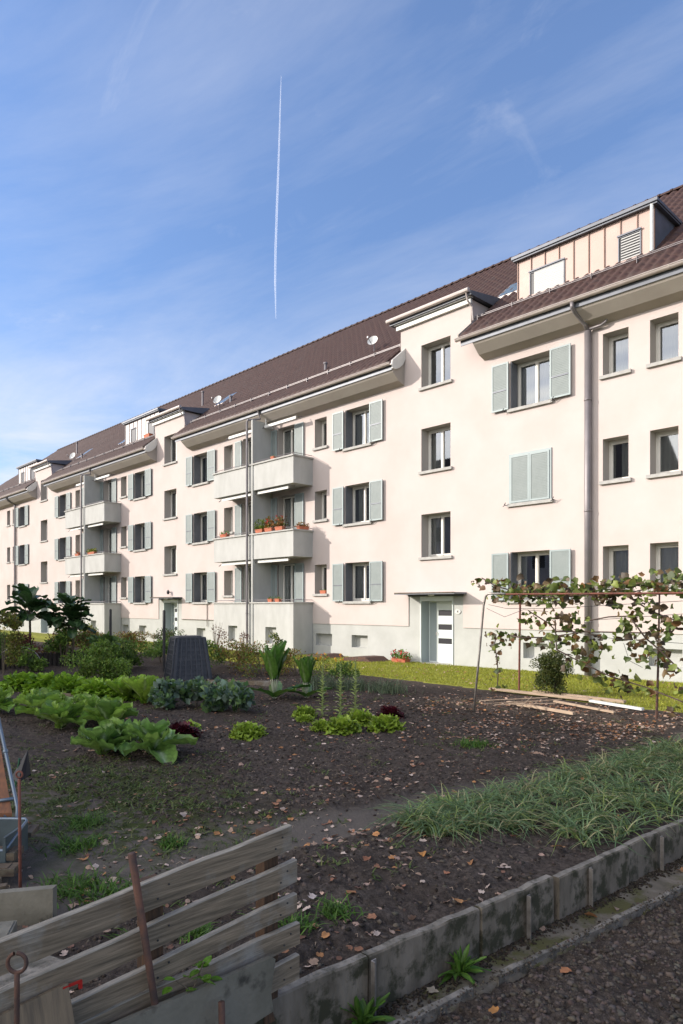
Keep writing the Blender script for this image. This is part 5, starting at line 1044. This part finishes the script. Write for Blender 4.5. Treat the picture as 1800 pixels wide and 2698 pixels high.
kl = ['rough low kerb piece at the bottom edge','rough low kerb piece ending in a broken block','rough low kerb piece just past the broken gap','rough low kerb piece in the middle right','rough low kerb piece near the right edge','farthest low kerb piece']
for (a, b), lab in zip(ks, kl):
    mb = MB(); n = 46; yy = np.linspace(a, b, n); rs = random.Random(int(a*10)); xe = [kerb_x(v)+.012*(float(fbm(np.array(v*6.),np.array(1.),3,4))-.5) for v in yy]; ze_ = [-.262+.03*(float(fbm(np.array(v*5.),np.array(7.),5,4))-.5) for v in yy]; w_ = [.034+.03*(float(fbm(np.array(v*4.),np.array(3.),8,4))-.45) for v in yy]
    for k in range(n-1):
        mb.face([(xe[k],yy[k],-.5),(xe[k],yy[k],ze_[k]),(xe[k+1],yy[k+1],ze_[k+1]),(xe[k+1],yy[k+1],-.5)]); mb.face([(xe[k],yy[k],ze_[k]),(xe[k]+w_[k],yy[k],ze_[k]-.004),(xe[k+1]+w_[k+1],yy[k+1],ze_[k+1]-.004),(xe[k+1],yy[k+1],ze_[k+1])])
        mb.face([(xe[k]+w_[k],yy[k],ze_[k]-.004),(xe[k]+w_[k],yy[k],-.5),(xe[k+1]+w_[k+1],yy[k+1],-.5),(xe[k+1]+w_[k+1],yy[k+1],ze_[k+1]-.004)])
    for q in (0, n-1): mb.face([(xe[q],yy[q],-.5),(xe[q]+w_[q],yy[q],-.5),(xe[q]+w_[q],yy[q],ze_[q]-.004),(xe[q],yy[q],ze_[q])])
    o = mb.build('low_kerb', M['concl']); tag(o, lab, 'kerb', 'low kerb pieces along the sunken path')
# ------------------------------------------------------------ slat fence
FX = -2.50
def fence():
    t = empty('slat_fence', (FX, -15.8, 0), 0, 'low fence of weathered grey horizontal boards with gaps, leaning slightly', 'fence')
    specs = [(.82,.70,-15.03,-17.5),(.65,.54,-15.0,-17.5),(.49,.40,-15.0,-17.5),(.345,.235,-14.98,-16.8),(.19,.07,-14.98,-16.8)]
    for q, (zt, zb, yr, yl) in enumerate(specs):
        mb = MB(); n = 22; rs = random.Random(q+5); th = .028; zt -= .005; sl = .088 if q < 3 else .03; prev = None
        for k in range(n+1):
            y = yr+(yl-yr)*k/n; dz = -(yr-y)*sl; w1 = rs.uniform(-.0025,.0025); w2 = rs.uniform(-.003,.003); wx = .004*math.sin(k*.8+q)
            ring = [(wx, y+15.8, zb+dz+w2), (wx, y+15.8, zt+dz-.004+w1), (wx-.004, y+15.8, zt+dz+w1), (wx-th, y+15.8, zt+dz+w1), (wx-th, y+15.8, zb+dz+w2)]
            b = len(mb.v); mb.v.extend(ring)
            if k:
                for i in range(5): mb.f.append((b-5+i, b-5+(i+1) % 5, b+(i+1) % 5, b+i)); mb.m.append(1 if i in (1, 2) else 0)
            if k in (0, n): mb.f.append(tuple(b+i for i in (range(5) if k else reversed(range(5))))); mb.m.append(0)
        sl_ = mb.build('slat', [M['wood'], M['woodtop']], t)
        nm = MB()
        for yy in (yr-.06, yr-.10, -15.68, -15.73):
            zc = (zt+zb)/2-(yr-yy)*sl; nm.tube([(.0035,yy+15.8,zc+(.02 if yy in (yr-.06,-15.68) else -.02)),(.0065,yy+15.8,zc+(.02 if yy in (yr-.06,-15.68) else -.02))], .0045, 6)
        nm.build('nails', M['iron'], sl_)
    for y, z0, z1 in ((-15.12,-.1,.80),(-15.72,-.1,.73),(-16.6,-.1,.66)):
        mb = MB(); mb.box(-.11,-.042,y+15.8-.04,y+15.8+.04,z0,z1); mb.build('post', M['wood2'], t)
fence()
mb = MB(); mb.tube([(-2.455,-15.72,-.1),(-2.462,-15.76,.28),(-2.46,-15.86,.9)], [.0145,.015,.016], 8); o = mb.build('iron_stake', M['rust'], None, True); tag(o, 'rusty thick iron stake leaning against the slat fence', 'stake')
mb = MB(); mb.tube([(-2.38,-15.49,-.4),(-2.385,-15.5,.215)], .014, 8); o = mb.build('short_iron_stake', M['rust'], None, True); tag(o, 'short rusty stake in front of the grey fibre board', 'stake')
# grey fibre cement board standing before the slats
mb = MB(); th = .022; x = -2.455
prof = [(-17.2,-.05),(-17.2,.235),(-15.98,.285),(-15.20,.275),(-15.18,.26),(-15.205,.12),(-15.19,.03),(-15.5,-.0),(-15.9,-.2)]
mb.prism([(u, v) for u, v in prof], 'x', x, x+th); o = mb.build('fibre_board', M['eternit']); tag(o, 'grey mottled fibre-cement board standing on edge before the lower slats', 'board')
# leaning ply board at lower left
mb = MB(); P = [(-2.47,-16.1,.49),(-2.33,-16.09,.13),(-2.26,-16.08,-.1),(-2.26,-16.62,-.1),(-2.47,-16.58,.44)]
mb.face(P); mb.face([(p[0]-.02,p[1],p[2]-.004) for p in reversed(P)])
for i in range(5): a, b = P[i], P[(i+1) % 5]; mb.face([a, (a[0]-.02,a[1],a[2]-.004), (b[0]-.02,b[1],b[2]-.004), b])
o = mb.build('wooden_board', M['ply']); tag(o, 'streaky brown wooden board leaning on the fence at the bottom left', 'board')
# ring-topped iron rod
mb = MB(); cx, cy, cz = -2.2, -16.365, .76; mb.tube([(cx, cy+.029*math.sin(a)*.69, cz+.029*math.cos(a)) if False else (cx-.02*math.sin(a)*.0+.029*math.sin(a)*.69, cy+.029*math.sin(a)*.72, cz+.030*math.cos(a)) for a in [2*math.pi*i/20 for i in range(20)]], .0062, 6, caps=False)
mb.f.extend([]); mb.tube([(cx,cy,cz-.03),(cx,cy,cz-.08),(cx-.004,cy-.004,-.35)], .0085, 8); o = mb.build('ring_rod', M['rust'], None, True); tag(o, 'rusty iron rod with a ring at its top at the bottom left corner', 'iron rod')
# second thin rod with ring, farther back
mb = MB(); cx, cy = -4.51, -15.59; cz = .79; mb.tube([(cx+.02*math.sin(a)*.69, cy+.02*math.sin(a)*.72, cz+.02*math.cos(a)) for a in [2*math.pi*i/16 for i in range(17)]], .006, 6, caps=False); mb.tube([(cx,cy,cz-.03),(cx+.02,cy,-.05)], .010, 8); o = mb.build('thin_rod', M['rustr'], None, True); tag(o, 'thin rusty rod with a small ring standing before the old planks', 'iron rod')
# dark plastic scrap on a green cane
t = empty('plastic_scrap', (-6.8,-14.8,.1), 0, 'dark pointed plastic scrap on a short green cane at the left', 'plastic scrap'); mb = MB()
n = 8; mb.v.append((0.03,.04,.38))
for i in range(n):
    a = 2*math.pi*i/n; mb.v.append((.085*math.cos(a)-.01, .085*math.sin(a), .12+.03*math.sin(2*a)))
for i in range(n): mb.f.append((0, 1+i, 1+(i+1) % n)); mb.m.append(0)
mb.build('plastic', M['blackpl'], t); mb = MB(); mb.tube([(-.06,-.06,-.05),(-.02,-.02,.3)], .009, 6); mb.build('cane', mat('green_cane', (.03,.14,.07), .5), t)
# framed orange panel at left edge, tray, planks, slabs
t = empty('framed_panel', (-6.0,-15.7,0), 0, 'orange-brown wooden panel in a steel tube frame leaning at the left edge', 'panel'); t.location = (0,0,0)
def L3(a, b, k): return tuple(a[i]*(1-k)+b[i]*k for i in range(3))
FT = (-6.25,-15.23,1.13); FBt = (-5.45,-15.29,.32)
mb = MB(); mb.tube([FT, FBt, (-5.44,-15.31,.02)], .015, 8); mb.tube([(FT[0]-.05,FT[1]-.08,FT[2]-.05),(FBt[0]-.02,FBt[1]-.07,FBt[2]-.12)], .012, 8); a = L3(FT, FBt, .93); mb.tube([a,(a[0]-.1,a[1]-.10,a[2]-.02),(a[0]-.35,a[1]-.36,a[2]-.04)], .014, 8); a = L3(FT,FBt,.55); mb.sphere(a, .024, 8, 6); mb.build('tube_frame', M['bluesteel'], t, True)
P = [(FT[0]+.02,FT[1]-.02,FT[2]), (FBt[0]-.03,FBt[1]-.03,FBt[2]-.04), (FBt[0]-.45,FBt[1]-.5,FBt[2]-.06), (FT[0]-.4,FT[1]-.5,FT[2]-.1)]
mb = MB(); mb.face(P); mb.face([(p[0],p[1],p[2]-.03) for p in reversed(P)])
for i in range(4): a, b = P[i], P[(i+1) % 4]; mb.face([a, (a[0],a[1],a[2]-.03), (b[0],b[1],b[2]-.03), b])
mb.build('panel', M['orangew'], t)
t = empty('plastic_tray', (-5.24,-15.34,.03), R(46), 'grey-teal plastic tray with rounded rim lying on the planks at the left', 'tray'); mb = MB()
mb.box(-.6,0,-.22,.12,.0,.02); mb.box(-.02,.0,-.22,.12,.02,.20); mb.box(-.6,-.02,-.22,-.2,.02,.10); mb.box(-.6,-.02,.10,.12,.02,.22); mb.build('tray_body', M['tray'], t)
mb = MB(); mb.tube([(-.6,-.21,.105),(-.02,-.21,.105),(.0,-.19,.12),(.0,.10,.215),(-.02,.12,.225),(-.6,.12,.225)], .012, 8); mb.build('rim', M['bluesteel'], t, True)
for dx, lab in ((-.20,'round pale stone in front of the plastic tray'),(-.38,'white pebble at the left edge before the tray')):
    mb = MB(); mb.sphere((0,0,0), (.055,.045,.04), 10, 7); o = mb.build('stone', M['stone'], None, True); m_ = Matrix.Rotation(R(46),3,'Z') @ Vector((dx,-.30,.0)); o.location = (-5.24+m_.x, -15.34+m_.y, .10); tag(o, lab, 'stone', 'stones by the tray')
for (x, y, L_, w_, h_, z, rz, lab) in [(-5.25,-15.55,1.1,.14,.055,.06,44,'top rotten plank in the stack at the left, under the tray'),(-5.10,-15.62,1.1,.12,.05,.0,50,'lower rotten plank in the stack at the left'),(-4.95,-15.80,1.2,.09,.07,-.02,46,'front brown plank of the stack'),(-4.72,-15.78,.9,.045,.04,.03,58,'thin stick lying over the stack'),(-5.5,-15.28,.7,.18,.04,.10,52,'mossy flat plank end beside the tray')]:
    mb = MB(); n = 6; mb.box(-L_*.8, L_*.2, -w_/2, w_/2, 0, h_); mb.box(-L_*.8, L_*.2-.05, -w_/2+.015, w_/2-.02, h_, h_+.006); o = mb.build('old_plank', M['oldwood']); o.location = (x,y,z); o.rotation_euler = (R(2),R(-2),R(rz)); tag(o, lab, 'plank', 'rotten planks in the left stack')
for (x, y, rz, L_, tl, lab) in [(-4.2,-15.5,46,1.3,.15,'pale concrete slab standing on edge behind the slat fence at left'),]:
    mb = MB(); mb.prism([(-L_,-.2),(-L_,.02),(0,.14),(0,-.2)], 'y', 0, .06); o = mb.build('edge_slab', M['eternit']); o.location = (x,y,0); o.rotation_euler = (0,0,R(rz)); tag(o, lab, 'concrete slab')
for (x, y, z, s, rz, m_, lab) in [(-3.55,-15.9,.02,.34,20,'concl','pinkish paving slab seen through the gap under the top slat'),(-3.75,-16.25,.02,.38,24,'concl','mossy paving slab left of the pinkish one'),(-4.1,-15.95,.01,.34,60,'eternit','paving slab lying left behind the top slat'),(-3.3,-16.45,.02,.3,12,'concl','paving slab behind the ring-topped rod')]:
    mb = MB(); mb.box(-s/2,s/2,-s/2,s/2,-.04,.02); mb.box(-s/2+.012,s/2-.012,-s/2+.012,s/2-.012,.02,.026); o = mb.build('paving_slab', M[m_]); o.location = (x,y,z); o.rotation_euler = (0,0,R(rz)); tag(o, lab, 'paving slab', 'loose paving slabs behind the fence')
mb = MB(); mb.box(-.07,0,-.005,.005,0,.007); mb.box(-.012,0,-.006,.006,-.022,0); o = mb.build('red_clip', mat('red_plastic',(.4,.02,.015),.4)); o.location = (-2.47,-16.05,.475); o.rotation_euler = (0,0,R(90)); tag(o, 'small bright red plastic clip hooked at the corner of the leaning board', 'clip')
# green sprig
t = empty('sprig', (-2.46,-15.62,.27), 0, 'bright green sprig growing through the fence above the fibre board', 'plant'); lv = []
for i in range(15): rs = random.Random(i); q = (.0+rs.uniform(-.01,.05), rs.uniform(-.09,.12), rs.uniform(.0,.12)); lv.append(leaf_grid(.05, .038, rs.uniform(-2,2), rs.uniform(.0,.9), .5, .2, .03, 3, 4, 400+i, q, prof=(.9,.95)))
join_leaves('leaves', lv, [(.13,.27,.02),(.16,.31,.03)], (.2,.33,.06), t); mb = MB(); mb.tube([(0,.02,-.25),(.01,.02,0),(.02,.07,.11)], .003, 5); mb.tube([(.01,.02,0),(.02,-.06,.08)], .0025, 5); mb.build('stem', M['bark'], t)
# edging boards in the vegetable beds
for (x, y, L_, rz, lab) in [(-13.18,-7.66,1.8,38,'weathered edging board before the flower bed'),(-13.6,-11.5,1.6,40,'short edging board between the endive and the tall lettuce'),(-16.9,-11.9,2.2,44,'pale curved edging board at the left before the log edging')]:
    mb = MB(); mb.box(-L_/2,L_/2,-.015,.015,-.1,.09); mb.box(-L_/2,-L_/2+.04,-.03,.03,-.1,.11); o = mb.build('edging_board', M['wood']); o.location = (x,y,0); o.rotation_euler = (0,0,R(rz)); tag(o, lab, 'board', 'edging boards')
# ------------------------------------------------------------ trellis, vine, planks
t = empty('vine_trellis', (-6.9,-7.1,0), 0, 'metal trellis of bent grey tube and rust-red bars carrying the vine', 'trellis'); t.location = (0,0,0)
mb = MB(); pts = [(-7.10,-7.12,-.15),(-6.98,-7.1,1.0),(-6.89,-7.1,1.85),(-6.86,-7.1,1.97)]+[(-6.86+.10*(1-math.cos(a)), -7.1, 1.97+.09*math.sin(a)) for a in [.4,.8,1.2,1.57]]+[(-6.45,-7.1,2.05)]
mb.tube(pts, .019, 8); mb.build('bent_tube', M['pipegrey'], t, True)
mb = MB(); mb.tube([(-6.5,-7.1,2.045),(1.0,-7.1,2.0)], .014, 6); mb.tube([(-6.5,-5.6,2.04),(1.0,-5.6,2.04)], .014, 6); mb.tube([(-6.45,-7.1,2.045),(-6.45,-5.6,2.04),(-7.85,-4.34,2.05)], .012, 6); mb.build('top_bar', M['rustr'], t)
mb = MB(); mb.tube([(-7.9,-4.34,-.1),(-7.87,-4.34,2.07)], .022, 6); mb.build('post', M['rustr'], t)
mb = MB(); mb.tube([(-4.53,-5.65,-.1),(-4.50,-5.65,.9),(-4.5,-5.6,2.04)], [.022,.018,.014], 6); mb.build('post', M['rust'], t)
mb = MB()
for wv in VW: mb.tube(wv, .004, 4)
mb.build('wires', M['iron'], t)
t = empty('grape_vine', (0,0,0), 0, 'sparse brown-green vine with ragged autumn leaves climbing over the metal trellis', 'vine')
mb = MB()
for b in VB:
    rs = random.Random(len(mb.v)); mb.tube([(p[0]+rs.uniform(-.03,.03), p[1]+rs.uniform(-.25,.25), p[2]) for p in b], .012, 6)
mb.build('branches', M['stemp'], t); mb = MB(); mb.tube([(-8.40,-4.4,-.05)]+list(reversed(VST)), [.02]+[.013]*len(VST), 6); mb.build('trunk', M['stemp'], t)
def vine_leaves():
    rv = random.Random(31)
    for _ in range(46): VC.append((rv.uniform(-7.0,-3.4), -6.3+rv.uniform(-.5,.5), rv.gauss(2.08,.07)+.03, .11))
    V = []; F = []; Cc = []; n0 = 0; rs = random.Random(9); k = 11
    for (cx, cy, cz, r) in VC:
        for _ in range(max(3, int(r*66))):
            s = rs.uniform(.03,.075); q = Vector((cx+rs.gauss(0,r*.62), cy+rs.gauss(0,.16), cz+rs.gauss(0,r*.5)))
            nrm = Vector((rs.gauss(0,.6), rs.gauss(-.8,.6), rs.gauss(.2,.6))).normalized(); u = nrm.cross(Vector((rs.gauss(0,.4), rs.gauss(0,.4), 1))).normalized(); v = nrm.cross(u)
            pts = [q]; cv = rs.uniform(-.5,.9)
            for i in range(k):
                a = 2*math.pi*i/k; rad = s*(1+.22*math.cos(5*a+.4))*rs.uniform(.8,1.12)*(.55 if i == 0 else 1)
                pts.append(q + u*rad*math.sin(a) + v*rad*math.cos(a) + nrm*(cv*rad*rad/s*math.cos(2*a) + rs.uniform(-.1,.1)*s))
            V += [tuple(p) for p in pts]; F += [(n0, n0+1+i, n0+1+(i+1) % k) for i in range(k)]; n0 += k+1
            c = rs.choice([(.12,.16,.035),(.06,.09,.02),(.16,.20,.04),(.12,.08,.035),(.15,.08,.03),(.07,.05,.03),(.09,.12,.03),(.20,.24,.05)]); m_ = rs.uniform(.7,1.3); Cc += [tuple(x*m_ for x in c)]*(k+1)
    np_mesh('leaves', np.array(V), np.array(F), M['foliage'], np.array(Cc), parent=t)
vine_leaves()
mb = MB()
for k in range(9):
    a = random.random()*6.28; mb.tube([(-6.9+.9*math.cos(a*k)*.5,-6.3+.3*math.sin(a),.02+.01*k),(-6.6+.9*math.cos(a*k+2)*.5,-5.9+.3*math.sin(a+2),.03+.02*k)], .008, 5)
o = mb.build('pruned_twigs', M['plank']); tag(o, 'pale pruned vine twigs lying by the foot of the bent tube', 'twigs')
for (a, b, w_, h_, m_, lab) in [((-8.54,-4.47),(-6.2,-4.55),.10,.04,'plank','long bleached plank lying along the lawn edge, left part'),((-7.6,-4.25),(-5.6,-4.40),.10,.05,'plank','bleached plank lying behind the others by the box shrub'),((-6.14,-4.69),(-5.0,-5.04),.07,.04,'white','white-painted plank lying at the lawn edge'),((-7.12,-5.99),(-5.6,-6.35),.07,.04,'plank','bleached plank lying nearest, half buried in leaves'),((-6.6,-5.2),(-5.2,-5.7),.06,.03,'plank','thin bleached plank between the others')]:
    d = Vector((b[0]-a[0], b[1]-a[1], 0)); L_ = d.length; mb = MB(); mb.box(0,L_,-w_/2,w_/2,0,h_); mb.box(.02,L_-.02,-w_/2+.008,w_/2-.008,h_,h_+.003); o = mb.build('plank', M[m_]); o.location = (a[0],a[1],.02); o.rotation_euler = (R(3),0,math.atan2(d.y,d.x)); tag(o, lab, 'plank', 'planks lying at the lawn edge')
# box shrub
bush('box_shrub', -7.15, -4.15, -.02, .78, 1.02, 'small conical evergreen box shrub at the lawn edge below the vine', 'shrub', [(.075,.10,.02),(.05,.075,.018),(.11,.12,.03)], 9000, .042, twigs=10, lob=22, z0=-.05)
# contrail high in the sky
def contrail():
    f = Matrix.Rotation(R(46.35), 3, 'Z'); V = []; F = []
    pts = [(727,840,1.2),(726,790,3),(725,740,4.5),(726,660,5),(730,540,5),(735,400,4),(739,260,2.5),(741,200,1)]
    H_ = 3000.; n = 0; prev = None; mb = MB(); P = []; Rr = []
    for px, py, w_ in pts:
        d = f @ Vector(((px-900)/1800, 1, (1595-py)/1800)); k = H_/d.z; P.append(Vector(cam.location)+d*k); Rr.append(w_/1800*k*.55)
    mb.tube(P, Rr, 8); return mb
m_ = bpy.data.materials.new('contrail_vapour'); m_.use_nodes = True; nt = m_.node_tree; nt.nodes.clear(); o_ = nt.nodes.new('ShaderNodeOutputMaterial'); d_ = nt.nodes.new('ShaderNodeBsdfTranslucent'); d2 = nt.nodes.new('ShaderNodeBsdfDiffuse'); tr = nt.nodes.new('ShaderNodeBsdfTransparent'); ad = nt.nodes.new('ShaderNodeAddShader'); mi = nt.nodes.new('ShaderNodeMixShader')
d_.inputs[0].default_value = (.6,.6,.6,1); d2.inputs[0].default_value = (.7,.7,.7,1); nt.links.new(d_.outputs[0], ad.inputs[0]); nt.links.new(d2.outputs[0], ad.inputs[1]); mi.inputs[0].default_value = .16; nt.links.new(tr.outputs[0], mi.inputs[1]); nt.links.new(ad.outputs[0], mi.inputs[2]); nt.links.new(mi.outputs[0], o_.inputs[0])
o = contrail().build('contrail', m_, None, True); tag(o, 'thin white vapour trail of an aircraft rising through the blue sky', 'contrail', kind='stuff')
